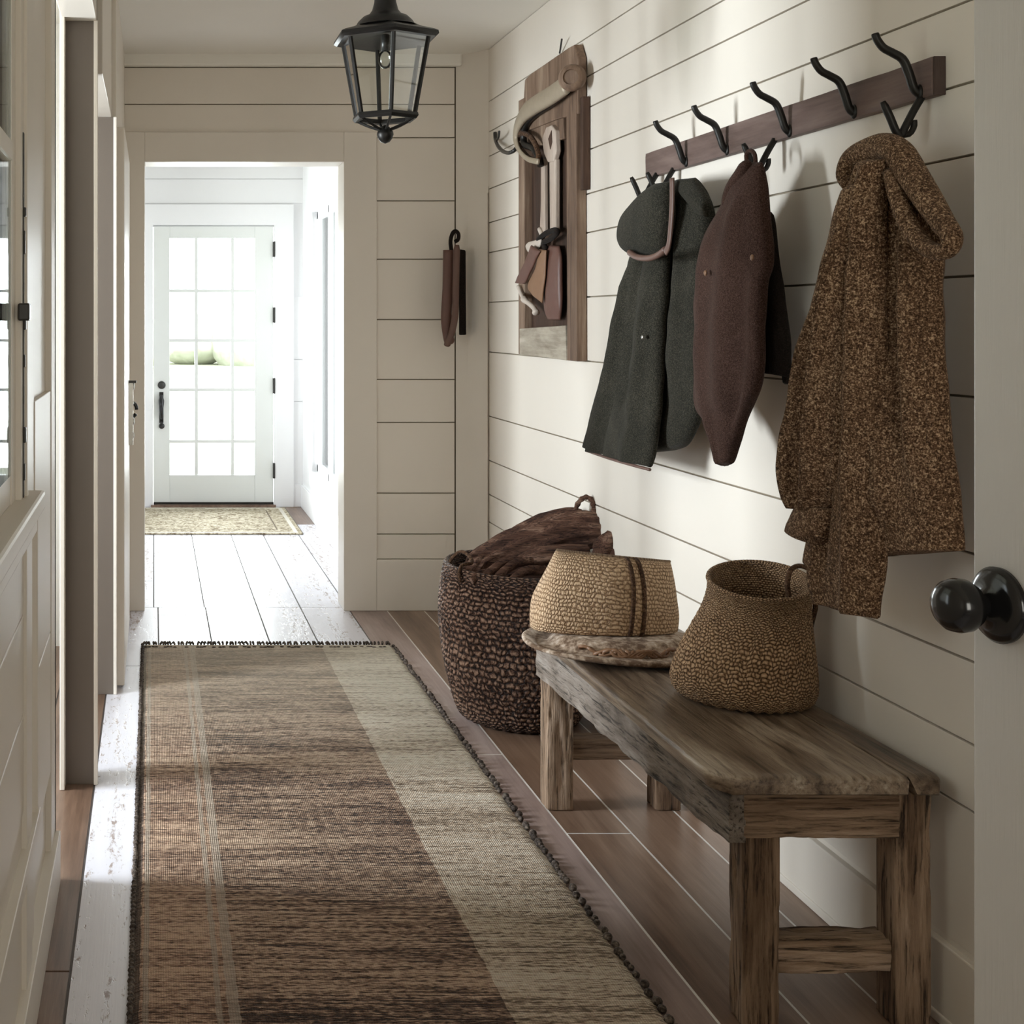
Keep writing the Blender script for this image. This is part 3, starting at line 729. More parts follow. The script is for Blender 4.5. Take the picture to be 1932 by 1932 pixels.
for x0, x1, y0, y1 in LG: obj('leg', rough_box(x0, x1, y0, y1, 0, .447, .006, .007, .006, fr=55), m_oakz, bench, smooth=True, sharp=50)
ap = MB(); 
n = 60; R = []
for i in range(n+1):
    t = i/n; y = 2.385+t*(3.53-2.385); x = 1.078-.016*t; j = noise.noise(Vector((1, y*14, 0)))*.006; jz = noise.noise(Vector((7, y*11, 0)))*.008
    ring = []
    for k in range(8):
        z = .348+jz*(1-k/7)+(.447-.348)*k/7
        ring.append(Vector((x+noise.noise(Vector((2, y*26, z*60)))*.005+j*.4+(.012 if k == 7 else 0), y, z)))
    ring += [Vector((x+.032, y, .447)), Vector((x+.032, y, .348+jz))]
    R.append(ring)
obj('front_rail', ap.rings(R), m_oaky, bench, smooth=True, sharp=60)
obj('back_rail', rough_box(1.43, 1.458, 2.46, 3.44, .36, .446, .003, .014, .004), m_oaky, bench, smooth=True, sharp=50)
obj('end_rail', rough_box(1.105, 1.40, 2.384, 2.44, .358, .446, .006, .007, .005, fr=55), m_oakx, bench, smooth=True, sharp=50)
obj('stretcher', rough_box(1.17, 1.40, 2.402, 2.465, .094, .160, .007, .007, .007, fr=55), m_oakx, bench, smooth=True, sharp=50)
obj('end_rail', rough_box(1.12, 1.38, 3.46, 3.50, .36, .446, .004, .012, .005), m_oakx, bench, smooth=True, sharp=50)
obj('stretcher', rough_box(1.13, 1.37, 3.455, 3.515, .135, .195, .004, .012, .006), m_oakx, bench, smooth=True, sharp=50)
for (x, y) in ((1.13, 2.3835), (1.17, 2.3835)): pass

# ------------------------------------------------------------------ basket on the bench (jug-shaped)
BZ = .483
bk = thing('bench_basket', 'pear shaped jute basket with a dark loop handle standing on the bench', 'basket', (1.33, 2.87, BZ))
def basket(levels, seg, nv, wob=.0022, nu_w=64, nv_w=36, thick=.006):
    """levels: (z, cx, cy, rx, ry); returns closed wall incl. inside"""
    S = cr(levels, nv); R = []
    for i, (z, cx, cy, rx, ry) in enumerate(S):
        ring = []
        for j in range(seg):
            a = 2*pi*j/seg
            k = abs(sin(i/(nv-1)*nv_w*pi))*.5 + abs(sin((j/seg*nu_w + .5*(int(i/(nv-1)*nv_w) % 2))*pi))*.5
            r = 1+ (k-.5)*wob/.12
            ring.append(Vector((cx+rx*r*cos(a), cy+ry*r*sin(a), z+.002*sin(j/seg*nu_w*pi))))
        R.append(ring)
    return R, S
lev = [(BZ+.001, 1.335, 2.86, .105, .10), (BZ+.004, 1.330, 2.86, .135, .128), (BZ+.02, 1.326, 2.86, .150, .140), (BZ+.05, 1.325, 2.86, .153, .142), (BZ+.10, 1.332, 2.86, .142, .136), (BZ+.15, 1.343, 2.86, .126, .126), (BZ+.19, 1.352, 2.86, .113, .118), (BZ+.22, 1.358, 2.86, .107, .116), (BZ+.245, 1.362, 2.86, .106, .117), (BZ+.262, 1.362, 2.86, .107, .119)]
R, S = basket(lev, 320, 150)
# tilt the mouth: back rim higher than the front
def tilt(p):
    f = max(0, (p.z-BZ-.12)/.142); p.z += f*f*((p.y-2.86)*.16+ (p.x-1.36)*.10); return p
R = [[tilt(p) for p in r] for r in R]
inner = []
for k in range(30):
    z, cx, cy, rx, ry = S[149-int(k*140/29)]
    inner.append([tilt(Vector((cx+(rx-.007)*cos(2*pi*j/320), cy+(ry-.007)*sin(2*pi*j/320), z+(.003 if k == 0 else 0)))) for j in range(320)])
M = MB(); M.rings(R+inner[:1], True, False, uvs=(1, 1)); M.rings(inner, False, True, uvs=(1, 1))
obj('woven_body', M, m_jute, bk, smooth=True)
rim = [tilt(Vector((1.362+.1045*cos(a), 2.86+.1155*sin(a), BZ+.263))) for a in [2*pi*i/90 for i in range(91)]]
obj('rim', MB().tube(rim, .005, 8, uvs=(.06, 2)), m_jute, bk, smooth=True)
hp = cr([tuple(PY(1488, 1128, 2.83)), tuple(PY(1486, 1095, 2.83)), tuple(PY(1494, 1073, 2.84)), tuple(PY(1512, 1068, 2.85)), tuple(PY(1530, 1078, 2.86)), tuple(PY(1541, 1100, 2.86)), tuple(PY(1544, 1125, 2.86)), tuple(PY(1538, 1150, 2.86)), tuple(PY(1528, 1190, 2.86))], 40)
hp = [(min(x, 1.488), y, z) for x, y, z in hp]
obj('handle', MB().tube(hp, .0055, 8), m_strip, bk, smooth=True)

# hat brim and straw bag on the far end of the bench
hat = thing('felt_hat', 'pale brown wide brimmed hat lying flat under the striped straw bag', 'hat', (1.23, 3.34, BZ))
M = MB(); R = []
HX, HY = 1.19, 3.26
for (r, z) in ((.02, .004), (.75, .004), (.93, .006), (1.0, .012), (1.01, .017), (.98, .022), (.86, .020), (.74, .022), (.66, .040), (.60, .048), (.2, .048), (.01, .048)):
    ring = []
    for j in range(96):
        a = 2*pi*j/96; w = .004*sin(3*a+1)*(r > .8)+ (.012*max(0, -cos(a))**2*(r > .9))
        ring.append(Vector((HX+r*.238*cos(a), HY+r*.20*sin(a), BZ+z+w)))
    R.append(ring)
for r in R:
    for p in r: p.x = min(p.x, 1.478)
obj('brim', M.rings(R), m_brim, hat, smooth=True)
M = MB()
for k in range(7):
    a0 = -2.5+k*.17
    pts = []
    for i in range(14):
        a = a0+i*.05; pts.append((HX+(.16+.012*sin(i*1.3+k))*cos(a)*1.0, HY+.155*sin(a), BZ+.032+.008*sin(i*.9+k*2)))
    M.tube(pts, .0045, 6)
obj('twisted_band', M, m_leath2, hat, smooth=True)
bag = thing('straw_bag', 'tan straw bag with two brown vertical stripes resting on the hat', 'bag', (1.24, 3.32, BZ+.05))
def bp(px, py, Y=3.30): return PY(px, py, Y)
rows = [(1004, 1190, 1268, 1205, .06), (1003, 1172, 1273, 1190, .085), (1006, 1135, 1276, 1160, .09), (1020, 1100, 1273, 1130, .082), (1035, 1068, 1269, 1095, .065), (1046, 1045, 1266, 1066, .035), (1050, 1037, 1264, 1059, .010)]
S = cr(rows, 60); R = []
bagT = []
for i, (lx, ly, rx, ry, T) in enumerate(S):
    a = bp(lx, ly); b = bp(rx, ry); b.x = min(b.x, 1.455); c = (a+b)/2; h = (b-a)/2; ring = []
    for j in range(160):
        th = 2*pi*j/160; u_ = cos(th); w = sin(th)
        p = c+h*(abs(u_)**.8*(1 if u_ > 0 else -1))+Vector((0, -T*abs(w)**.75*(1 if w > 0 else -1), 0))
        p.y += noise.noise(p*9)*.006; p.x += noise.noise(p*11+Vector((3, 0, 0)))*.003; p.z = max(p.z, BZ+.05)
        ring.append(p)
    R.append(ring)
obj('woven_body', MB().rings(R, uvs=(1, .62)), m_straw, bag, smooth=True)
def on_bag(f, i):
    r = R[i]
    # find ring vertex on the front whose x is nearest
    c = (r[0].x+r[80].x)/2; h = (r[0].x-r[80].x)/2; x = c+h*f
    for j in range(4, 76):
        if r[j].x >= x >= r[j+1].x:
            k = (r[j].x-x)/max(1e-6, r[j].x-r[j+1].x); return r[j].lerp(r[j+1], k)+Vector((0, -.0015, 0))
    return r[30]
for f in (.20, .37):
    pts = [on_bag(f, i) for i in range(2, 59, 2)]
    obj('stripe', MB().tube([tuple(p) for p in pts], .0065, 8, flat=.5, up=(1, 0, 0)), m_strip, bag, smooth=True)
pts = [(R[58][j]) for j in range(2, 79, 3)]
obj('top_binding', MB().tube([tuple(p) for p in pts], .004, 6), m_straw, bag, smooth=True)

# ------------------------------------------------------------------ big basket on the floor
bb_ = thing('floor_basket', 'large round brown woven rush basket on the floor behind the bench', 'basket', (1.225, 4.25, 0))
CX, CY = 1.225, 4.28
lev = [(.001, CX, CY, .14, .16), (.006, CX, CY, .185, .20), (.04, CX, CY, .205, .228), (.12, CX, CY, .228, .258), (.22, CX, CY, .246, .280), (.32, CX, CY, .256, .292), (.40, CX, CY, .255, .290), (.47, CX, CY, .246, .280), (.505, CX, CY, .240, .272)]
R, S = basket(lev, 496, 200, .0045, 62, 34)
inner = []
for k in range(20):
    z, cx, cy, rx, ry = S[199-int(k*180/19)]
    inner.append([Vector((cx+(rx-.014)*cos(2*pi*j/496), cy+(ry-.014)*sin(2*pi*j/496), z+(.004 if k == 0 else 0))) for j in range(496)])
M = MB(); M.rings(R+inner[:1], True, False); M.rings(inner, False, True)
obj('woven_body', M, m_basket, bb_, smooth=True)
rim = [(CX+.233*cos(a), CY+.265*sin(a), .508) for a in [2*pi*i/120 for i in range(121)]]
obj('rim', MB().tube(rim, .008, 10, uvs=(.08, 2)), m_basket, bb_, smooth=True)
hp = cr([tuple(PY(846, 1085, 4.30)), tuple(PY(850, 1058, 4.30)), tuple(PY(868, 1041, 4.28)), tuple(PY(884, 1048, 4.24)), tuple(PY(890, 1062, 4.20)), tuple(PY(872, 1066, 4.18)), tuple(PY(866, 1082, 4.16)), tuple(PY(868, 1098, 4.14))], 30)
obj('handle', MB().tube(hp, .006, 8), m_strip, bb_, smooth=True)

# ribbed brown cloth bundles inside the basket
def wrap(name, pts, r, flat, mat=m_wrap, parent=None, ribs=9, amp=.10, seg=40, X=None):
    S = cr(pts, 60); P = [PY(a, b, Y) for a, b, Y, *_ in S]; rad = [s[3] for s in S]
    M = MB(); R = []; prev = None
    for i, p in enumerate(P):
        t = (P[min(i+1, 59)]-P[max(i-1, 0)]).normalized()
        a = Vector((0, 0, 1)); a -= t*a.dot(t); a.normalize(); b = t.cross(a)
        ring = []
        for j in range(seg):
            th = 2*pi*j/seg; rr = rad[i]*(1+amp*cos(ribs*th)+.10*noise.noise(Vector((i*.18, th*1.5, rad[0]*50))))
            ring.append(p+a*cos(th)*rr+b*sin(th)*rr*flat)
        R.append(ring)
    return M.rings(R)
bun = thing('cloth_bundle', 'long ribbed brown cloth bundle with loop handle leaning out of the floor basket', 'bundle', (1.22, 4.3, .3))
obj('roll', wrap('roll', [(880, 1100, 4.28, .03), (905, 1068, 4.32, .05), (950, 1045, 4.34, .062), (1010, 1022, 4.34, .066), (1070, 1003, 4.33, .064), (1120, 1000, 4.31, .055), (1148, 1006, 4.30, .035)], 0, .8, ribs=11), m_wrap, bun, smooth=True)
obj('upper_fold', wrap('f', [(930, 1030, 4.42, .012), (970, 1008, 4.42, .022), (1020, 985, 4.42, .026), (1070, 970, 4.41, .022), (1098, 968, 4.40, .012)], 0, 1.2, ribs=7), m_wrap, bun, smooth=True)
obj('lower_fold', wrap('g', [(950, 1085, 4.20, .015), (985, 1062, 4.22, .026), (1020, 1050, 4.22, .030), (1060, 1044, 4.22, .028), (1110, 1040, 4.22, .02)], 0, 1.0, ribs=7), m_wrap, bun, smooth=True)
obj('loop_handle', MB().tube(cr([tuple(PY(a, b, Y)) for a, b, Y in ((1086, 985, 4.36), (1086, 962, 4.36), (1094, 945, 4.35), (1106, 938, 4.34), (1117, 945, 4.33), (1120, 962, 4.32), (1114, 982, 4.31), (1108, 995, 4.31))], 40), [.0085+.0015*sin(i*1.6) for i in range(40)], 10), m_wrap, bun, smooth=True)
b2 = thing('folded_cloth', 'short folded brown cloth peeping out behind the striped straw bag', 'cloth', (1.35, 4.2, .4))
obj('fold', wrap('h', [(1120, 1080, 4.16, .02), (1138, 1048, 4.18, .04), (1150, 1022, 4.18, .036), (1156, 1004, 4.18, .016)], 0, .8, ribs=5), m_wrap, b2, smooth=True)
obj('fold', wrap('h', [(1160, 1082, 4.15, .03), (1172, 1054, 4.15, .036), (1186, 1044, 4.15, .030), (1200, 1046, 4.15, .012)], 0, .8, ribs=5), m_wrap, b2, smooth=True)
for p in (((905, 1098), (925, 1078), (952, 1062), (985, 1058)), ((930, 1100), (950, 1078), (975, 1062), (1005, 1060)), ((958, 1102), (985, 1080), (1010, 1075), (1040, 1080)), ((890, 1096), (905, 1084), (925, 1084), (940, 1094))):
    obj('strip', wrap('s', [(a, b, 4.10+.02*i, .014) for i, (a, b) in enumerate(p)], 0, .6, ribs=4, seg=20), m_wrap, bun, smooth=True)
obj('stuffing', MB().ball((CX-.01, CY, .42), .19, 1.1, 1.2, .38, 40, 20), m_wrap, bun, smooth=True)

# ------------------------------------------------------------------ wooden tool frame on the wall
tf = thing('tool_frame', 'tall old wooden frame box holding hand tools on the shiplap wall', 'frame', (XR, 4.65, 1.19))
XFm = 1.462
def fp(px, py, X=XFm): return PX(px, py, X)
def slabp(pts, X, depth, M=None):  # polygon in px on plane X, extruded to the wall
    M = M or MB(); return M.prism([PX(a, b, X) for a, b in pts], (depth, 0, 0))
obj('back_panel', slabp([(984, 190), (1078, 120), (1086, 672), (984, 660)], 1.492, .006), m_framed, tf)
obj('side_post', slabp([(978, 190), (989, 184), (989, 668), (978, 668)], 1.462, .036), m_frame, tf, bevel=.003)
obj('side_post', slabp([(1068, 150), (1086, 140), (1088, 682), (1070, 680)], 1.462, .036), m_frame, tf, bevel=.003)
obj('top_board', slabp([(990, 150), (1000, 140), (1072, 90), (1083, 84), (1090, 110), (1090, 215), (1050, 225), (1000, 245), (984, 250)], 1.466, .031), m_frame, tf, bevel=.004)
obj('bottom_board', slabp([(980, 620), (1066, 614), (1068, 680), (980, 668)], 1.458, .040), m_greyw, tf, bevel=.003)
obj('side_batten', MB().box(1.472, 1.498, 4.365, 4.392, 1.78, 2.10), m_framed, tf, bevel=.003)
obj('shelf_rail', slabp([(992, 238), (1062, 214), (1064, 262), (992, 282)], 1.474, .02), m_frame, tf, bevel=.003)
# bow tool
saw = thing('bow_tool', 'curved metal bow handle with round knob hanging across the top of the tool frame', 'tool', (1.38, 4.5, 2.0))
XS = 1.43
sp = cr([tuple(PX(a, b, XS)) for a, b in ((1070, 158), (1040, 180), (1010, 198), (990, 214), (977, 238), (973, 262), (980, 284), (996, 300), (1016, 305))], 50)
obj('bow', MB().tube(sp, [.036 if i < 18 else max(.011, .034-(i-18)*.0012) for i in range(50)], 14, flat=.5, up=(0, 0, 1)), m_steel, saw, smooth=True)
sp2 = cr([tuple(PX(a, b, XS+.02)) for a, b in ((1070, 172), (1040, 196), (1012, 214), (994, 232), (988, 255), (990, 272), (1006, 280), (1016, 296), (1020, 312))], 40)
obj('blade', MB().tube(sp2, .013, 10), m_iron, saw, smooth=True)
k = oriented(MB().lathe((0, 0, 0), [(.001, -.022), (.036, -.020), (.046, -.006), (.046, .010), (.038, .020), (.026, .025), (.024, .019), (.001, .018)], 28), PX(1080, 147, 1.435), Vector((-.55, -.83, 0)))
obj('end_knob', k, m_frame, saw, smooth=True, sharp=50)
rp = cr([tuple(PX(a, b, XS+.01)) for a, b in ((976, 266), (982, 252), (998, 256), (1010, 272), (1016, 298), (1002, 300), (988, 288), (978, 272))], 30)
obj('rope', MB().tube(rp, .010, 8), m_strip, saw, smooth=True)
# wooden paddles
def flatpoly(pts, X, th): return MB().prism([PX(a, b, X) for a, b in pts], (th, 0, 0))
pd = thing('wooden_paddle', 'long pale wooden handled tool with slotted grip, on the right inside the frame', 'tool', (1.44, 4.5, 1.6))
pad = [(1022, 262), (1030, 240), (1040, 236), (1047, 246), (1049, 285), (1044, 305), (1033, 306), (1026, 290)]
obj('grip', flatpoly(pad, 1.458, .02), m_pale, pd, bevel=.004)
obj('slot', flatpoly([(1034, 262), (1040, 246), (1041, 268), (1038, 282)], 1.456, .004), m_framed, pd)
obj('shaft', flatpoly([(1036, 300), (1048, 300), (1048, 440), (1037, 440)], 1.462, .018), m_pale, pd, bevel=.004)
p2 = thing('wooden_stick', 'thin pale wooden stick hanging beside the slotted paddle inside the frame', 'tool', (1.44, 4.6, 1.6))
obj('shaft', flatpoly([(1020, 300), (1027, 300), (1028, 440), (1018, 440), (1020, 380)], 1.466, .014), m_pale, p2, bevel=.003)
obj('binding', MB().tube(cr([tuple(PX(a, b, 1.462)) for a, b in ((1018, 432), (1024, 450), (1016, 462), (1022, 480))], 12), .009, 8), m_bone, p2, smooth=True)
def sheath(name, rows, X, mat, label):
    o = obj(name, loft([(*r, 0) for r in rows], X, 30, 24, None, .7), mat, loc=tuple(PX((rows[0][0]+rows[0][2])/2, rows[0][1], X)), smooth=True)
    return tag(o, label, 'sheath', 'leather sheaths hanging in the tool frame')
sheath('leather_sheath', [(1038, 462, 1056, 464, .01), (1031, 485, 1060, 490, .02), (1029, 540, 1061, 545, .024), (1030, 580, 1060, 580, .02), (1036, 604, 1056, 604, .01)], 1.470, m_leath3, 'broad reddish brown leather sheath nearest the right post of the frame')
sheath('leather_sheath', [(1019, 470, 1032, 472, .008), (1010, 510, 1029, 515, .010), (997, 538, 1026, 552, .010), (1002, 552, 1022, 572, .006)], 1.440, m_leath2, 'tan pointed leather sheath in the middle of the frame')
sheath('leather_sheath', [(1004, 462, 1020, 474, .008), (992, 492, 1006, 502, .010), (980, 520, 994, 530, .010), (971, 534, 988, 536, .006)], 1.428, m_leath3, 'narrow dark sheath sticking out past the left post of the frame')
ban = obj('bone_piece', MB().tube(cr([tuple(PX(a, b, 1.45)) for a, b in ((978, 540), (984, 556), (990, 566), (1000, 574), (1008, 582), (1012, 592))], 24), [.008]*8+[.013, .014, .012]+[.010]*10+[.014, .014, .008], 10), m_bone, loc=tuple(PX(984, 556, 1.45)), smooth=True)
tag(ban, 'pale bone piece dangling below the sheaths in the frame', 'bone')
ban = obj('dark_strap', MB().tube(cr([tuple(PX(a, b, 1.45)) for a, b in ((1016, 452), (1030, 440), (1046, 434), (1052, 438), (1040, 450), (1026, 458), (1030, 470))], 24), .010, 8), m_brnd, loc=tuple(PX(1030, 440, 1.45)), smooth=True)
tag(ban, 'dark knotted strap tied around the tools inside the frame', 'strap')
rag = obj('white_rag', loft([(1000, 456, 1022, 450, .006, 0), (994, 464, 1020, 466, .01, 0), (998, 476, 1010, 480, .005, 0)], 1.45, 12, 16), m_bone, loc=tuple(PX(1005, 465, 1.45)), smooth=True)
tag(rag, 'small white rag tied above the sheaths in the frame', 'rag')
# hook beside the frame
hk = obj('wall_hook', MB().tube(cr([tuple(PX(a, b, X)) for a, b, X in ((934, 250, 1.49), (935, 264, 1.485), (940, 276, 1.46), (950, 286, 1.44), (962, 288, 1.43), (972, 282, 1.44), (975, 272, 1.46))], 24), [.008]*20+[.007, .006, .005, .004], 8).tube([PX(936, 268, 1.485), PX(941, 258, 1.46), PX(942, 248, 1.45)], .005, 6), m_dark, loc=tuple(PX(934, 265, 1.49)), smooth=True)
tag(hk, 'curved dark branch shaped hook on the wall left of the tool frame', 'hook')
nl = obj('wire_nail', MB().tube([PX(1056, 100, 1.49), PX(1060, 74, 1.47)], .0035, 6), m_dark, loc=tuple(PX(1056, 100, 1.49)))
tag(nl, 'thin wire nail sticking up above the tool frame', 'nail')

# leather holder on the corner beside the doorway
lh = thing('leather_holder', 'brown leather straps hanging on the corner right of the hallway doorway', 'strap', (1.36, 5.74, 1.72))
def lp(px, py, Y): return PY(px, py, Y)
obj('backing_strip', MB().prism([lp(866, 470, 5.72), lp(878, 472, 5.72), lp(879, 632, 5.72), lp(866, 632, 5.72)], (.014, .05, 0)), m_brnd, lh, bevel=.004)
S = cr([tuple(lp(a, b, 5.70)) for a, b in ((846, 472), (845, 540), (842, 600), (846, 635), (850, 650))], 30)
obj('wide_strap', MB().tube(S, [.024]*26+[.022, .019, .015, .009], 14, flat=.7, up=(1, 0, 0)), m_leath3, lh, smooth=True)
S = cr([tuple(lp(a, b, 5.67)) for a, b in ((862, 462), (860, 540), (859, 590), (853, 625), (845, 646), (843, 654))], 30)
obj('narrow_strap', MB().tube(S, [.010]+[.015]*26+[.013, .010, .006], 14, flat=.7, up=(1, 0, 0)), m_leather, lh, smooth=True)
S = cr([tuple(lp(a, b, 5.72)) for a, b in ((852, 475), (850, 455), (854, 440), (860, 436), (865, 442), (864, 452), (858, 456))], 24)
obj('hanging_hook', MB().tube(S, .009, 10), m_brnd, lh, smooth=True)

# ------------------------------------------------------------------ rugs
def rug_mat():
    n = N('striped_rug_weave'); v = n.coord()
    x, y, z = n.xyz(v)
    wx = n.math('ADD', x, n.math('MULTIPLY', n.math('SUBTRACT', n.noise(v, 30, 3), .5), .012))
    st = n.noise(n.coord((3.0, 130, 1)), 1, 4, .8, .4)        # weft streaks
    st2 = n.noise(n.coord((7, 36, 1)), 1, 4, .6, .5)
    big = n.noise(n.coord((.6, 5, 1)), 1, 4, .65)
    kt = n.noise(n.coord((48, 185, 1)), 1, 2, .6, .6)
    kn = n.math('MULTIPLY', n.math('ABSOLUTE', n.math('SINE', n.math('MULTIPLY', x, 620))), n.math('ABSOLUTE', n.math('SINE', n.math('ADD', n.math('MULTIPLY', y, 420), n.math('MULTIPLY', n.noise(n.coord((9, 9, 1)), 1, 3), 16)))))
    tone = n.math('ADD', n.math('ADD', n.math('MULTIPLY', st, .38), n.math('MULTIPLY', st2, .10)), n.math('ADD', n.math('MULTIPLY', big, .22), n.math('MULTIPLY', kt, .30)))
    centre = n.ramp(tone, [(.44, (.035, .017, .010)), (.475, (.15, .083, .052)), (.505, (.42, .275, .19)), (.55, (.82, .63, .47))])
    left = n.ramp(tone, [(.435, (.10, .052, .032)), (.48, (.38, .23, .155)), (.54, (.86, .64, .47))])
    right = n.ramp(tone, [(.435, (.17, .12, .08)), (.47, (.56, .44, .32)), (.505, (.88, .75, .60)), (.55, (.95, .88, .75))])
    def step(a, b): return n.math('MULTIPLY', n.math('GREATER_THAN', wx, a), n.math('LESS_THAN', wx, b))
    col = n.mix(step(-.31, .235), left, centre)
    col = n.mix(step(.215, .60), col, right)
    cream = n.ramp(tone, [(.35, (.36, .28, .21)), (.6, (.74, .66, .56))])
    for a, b in ((-.345, -.333), (-.322, -.300), (-.487, -.475)): col = n.mix(n.math('MULTIPLY', step(a, b), .75), col, cream)
    col = n.mix(n.math('MULTIPLY', step(-.6, -.493), .8), col, (.06, .042, .032))
    # paler towards the far end: partly light on the rug put into its colour
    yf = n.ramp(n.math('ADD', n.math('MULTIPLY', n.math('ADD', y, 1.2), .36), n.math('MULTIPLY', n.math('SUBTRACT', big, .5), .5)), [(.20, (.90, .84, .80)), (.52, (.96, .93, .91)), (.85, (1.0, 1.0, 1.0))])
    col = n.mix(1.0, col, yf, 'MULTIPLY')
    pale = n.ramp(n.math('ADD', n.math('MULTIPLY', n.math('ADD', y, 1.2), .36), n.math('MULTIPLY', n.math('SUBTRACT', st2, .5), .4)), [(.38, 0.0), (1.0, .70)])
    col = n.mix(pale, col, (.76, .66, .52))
    col = n.mix(n.math('MULTIPLY', n.math('SUBTRACT', 1, kn), .18), col, (.05, .035, .028))
    n.bump(n.math('ADD', n.math('MULTIPLY', kn, .5), n.math('ADD', st, n.math('MULTIPLY', kt, 2.0))), 1.0, .006)
    n.b.inputs['Sheen Weight'].default_value = .1
    return n.out(col, .95, 0, .1)
RX0, RX1, RY0, RY1 = -.042, .972, 1.2, 5.20
rc = Vector(((RX0+RX1)/2, 3.9, 0))
rug = thing('runner_rug', 'long woven hallway runner in brown with cream side band and dark fringe', 'rug', rc)
M = MB(); nx, ny = 60, 260; R = []
for i in range(ny+1):
    y = RY0+(RY1-RY0)*i/ny; ring = []
    for j in range(nx+1):
        x = RX0+(RX1-RX0)*j/nx; e = .003*noise.noise(Vector((x*3, y*14, 0)))
        if j in (0, nx): x += .004*noise.noise(Vector((j, y*22, 0)))
        ring.append(Vector((x, y + (.006*noise.noise(Vector((x*20, 0, 0))) if i == ny else 0), .009+e*.6-(.007 if j in (0, nx) or i in (0, ny) else 0))))
    R.append(ring)
M.closed = False; M.rings(R, False, False, wrap=False)
M.v = M.v; M.f = [tuple(reversed(f)) for f in M.f]; M.uv = {}
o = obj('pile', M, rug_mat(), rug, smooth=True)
M = MB(); M2 = MB()
y = 2.1
while y < RY1-.01:
    s = .007+random.random()*.004
    M.ball((RX1+.004+random.uniform(-.003, .003), y, .008), s, 1.0, 1.2, .8, 6, 4); y += s*random.uniform(1.9, 4.2)
y = 2.1
while y < RY1:
    s = .0065+random.random()*.003
    M.ball((RX0-.003, y, .007), s, .9, 1.4, .8, 6, 4); y += s*random.uniform(1.9, 2.7)
x = RX0
while x < RX1:
    l = random.uniform(.018, .034); a = random.uniform(-.5, .5)
    M2.tube([(x, RY1-.01, .010), (x+a*l*.4, RY1+l*.5, .013), (x+a*l, RY1+l, .004)], [.0045, .005, .0025], 5)
    if random.random() < .6: M2.ball((x, RY1-.055+random.uniform(-.004, .004), .010), .006, 1.5, .8, .6, 6, 4)
    x += random.uniform(.009, .018)
m_fr = fabric('dark_rug_yarn', (.03, .022, .018), (.09, .07, .058), (.26, .21, .17), 150)
tag(obj('edge_stitching', M, m_fr, rug, smooth=True), kind='stuff')
tag(obj('fringe', M2, m_fr, rug, smooth=True), kind='stuff')
def mat_mat():
    n = N('patterned_mat'); v = n.coord(); x, y, z = n.xyz(v)
    f = n.noise(n.coord((1, 1, 1)), 26, 4, .7, 1.5)
    col = n.ramp(f, [(.40, (.20, .155, .10)), (.50, (.50, .43, .31)), (.60, (.66, .60, .48))])
    ax = n.math('ABSOLUTE', x); ay = n.math('ABSOLUTE', y)
    bd = n.math('MAXIMUM', n.math('SUBTRACT', ax, .0), n.math('SUBTRACT', ay, -.10))
    b1 = n.math('MULTIPLY', n.math('GREATER_THAN', bd, .600), n.math('LESS_THAN', bd, .625))
    col = n.mix(b1, col, (.72, .68, .60))
    b2_ = n.math('GREATER_THAN', bd, .648); col = n.mix(b2_, col, (.20, .18, .15))
    b3_ = n.math('MULTIPLY', n.math('GREATER_THAN', bd, .50), n.math('LESS_THAN', bd, .51)); col = n.mix(b3_, col, (.2, .16, .12))
    n.bump(f, .3, .003)
    return n.out(col, .95, 0, .1)
fm = obj('door_mat', MB().box(-.38, .93, 7.9, 8.98, .001, .011), mat_mat(), loc=(.275, 8.44, 0), bevel=.003)
tag(fm, 'beige patterned mat on the foyer floor in front of the glazed door', 'mat')

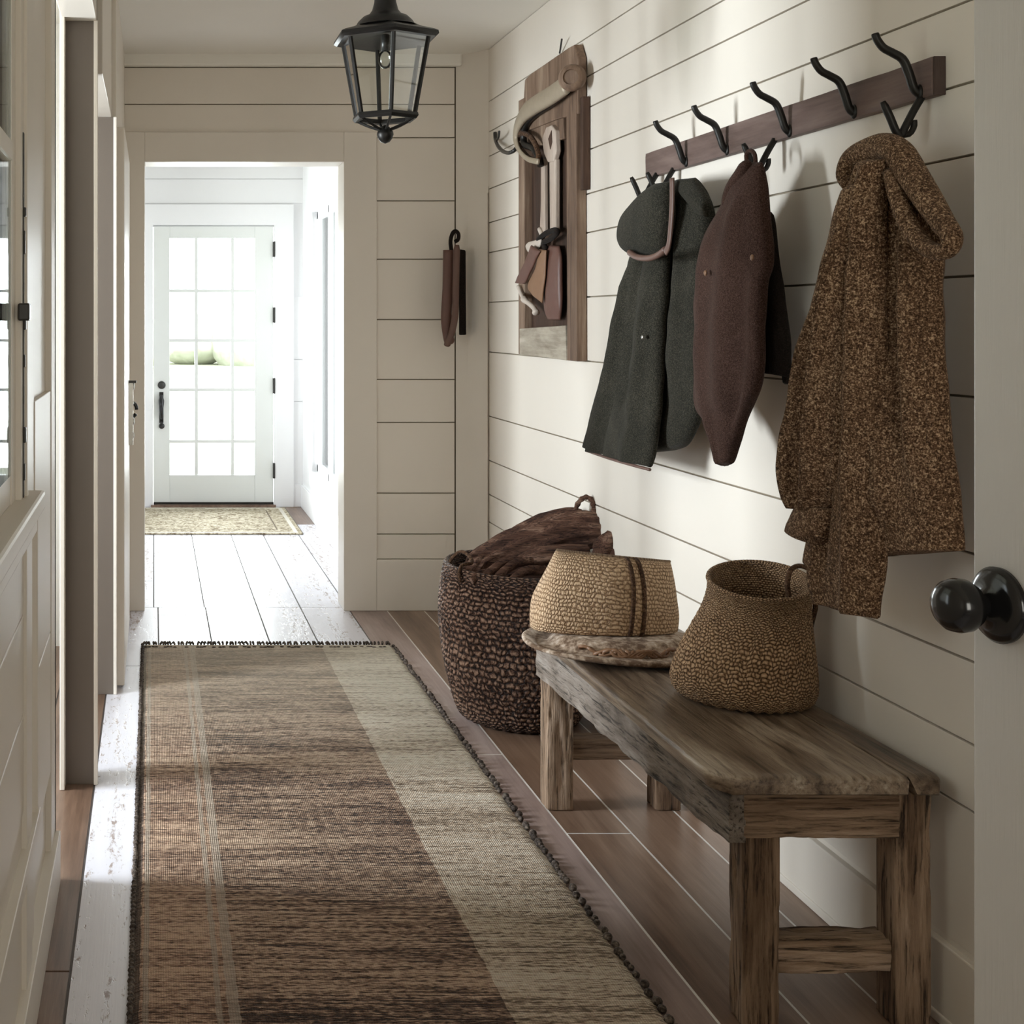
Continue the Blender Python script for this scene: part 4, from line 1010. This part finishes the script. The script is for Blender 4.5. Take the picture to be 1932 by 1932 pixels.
# ------------------------------------------------------------------ light
world = bpy.data.worlds.new('overcast_sky'); bpy.context.scene.world = world; world.use_nodes = True
wt = world.node_tree; bg = wt.nodes['Background']; bg.inputs[0].default_value = (.90, .945, 1.0, 1); bg.inputs[1].default_value = 2.6
def area(name, loc, rot, sx, sy, power, col=(1, 1, 1)):
    l = bpy.data.lights.new(name, 'AREA'); l.shape = 'RECTANGLE'; l.size = sx; l.size_y = sy; l.energy = power; l.color = col
    o = bpy.data.objects.new(name, l); COL.objects.link(o); o.location = loc; o.rotation_euler = rot; return o
R90 = pi/2
area('daylight_front_door', (.42, 9.35, 1.1), (-R90, 0, 0), .7, 1.7, 50, (.93, .96, 1))
area('fill_foyer_left', (-.62, 7.6, 1.3), (0, -R90, 0), 1.7, 1.9, 50, (.93, .96, 1))  # added foyer fill through the unseen left window
area('daylight_foyer_right', (1.25, 7.9, 1.2), (0, R90, 0), 1.6, 1.0, 28, (.93, .96, 1))
area('daylight_side_room', (-2.7, 3.15, 1.3), (0, -R90, 0), 1.2, .9, 225, (.87, .92, 1))
area('fill_behind_camera', (.7, -1.8, 1.5), (R90, 0, 0), 1.0, 1.4, 21, (1.0, .87, .72))  # added warm fill from behind the camera, no known source there

# ------------------------------------------------------------------ camera
cd = bpy.data.cameras.new('camera'); cam = bpy.data.objects.new('camera', cd); COL.objects.link(cam)
cam.location = (0, 0, H); cam.rotation_euler = (R90, 0, 0)
cd.sensor_width = 36; cd.sensor_fit = 'HORIZONTAL'; cd.lens = F/1932*36
cd.shift_x = (966-VX)/1932; cd.shift_y = -(966-VY)/1932; cd.clip_start = .05
sc = bpy.context.scene; sc.camera = cam
sc.view_settings.view_transform = 'Standard'; sc.view_settings.look = 'None'; sc.view_settings.gamma = 1
sc.view_settings.exposure = 0.38; sc.view_settings.use_curve_mapping = False
sc.cycles.max_bounces = 8; sc.cycles.diffuse_bounces = 5; sc.cycles.use_adaptive_sampling = True; sc.cycles.adaptive_threshold = .025; sc.cycles.transparent_max_bounces = 12
sc.cycles.sample_clamp_indirect = 6; sc.cycles.caustics_reflective = False; sc.cycles.caustics_refractive = False
sc.cycles.use_denoising = True
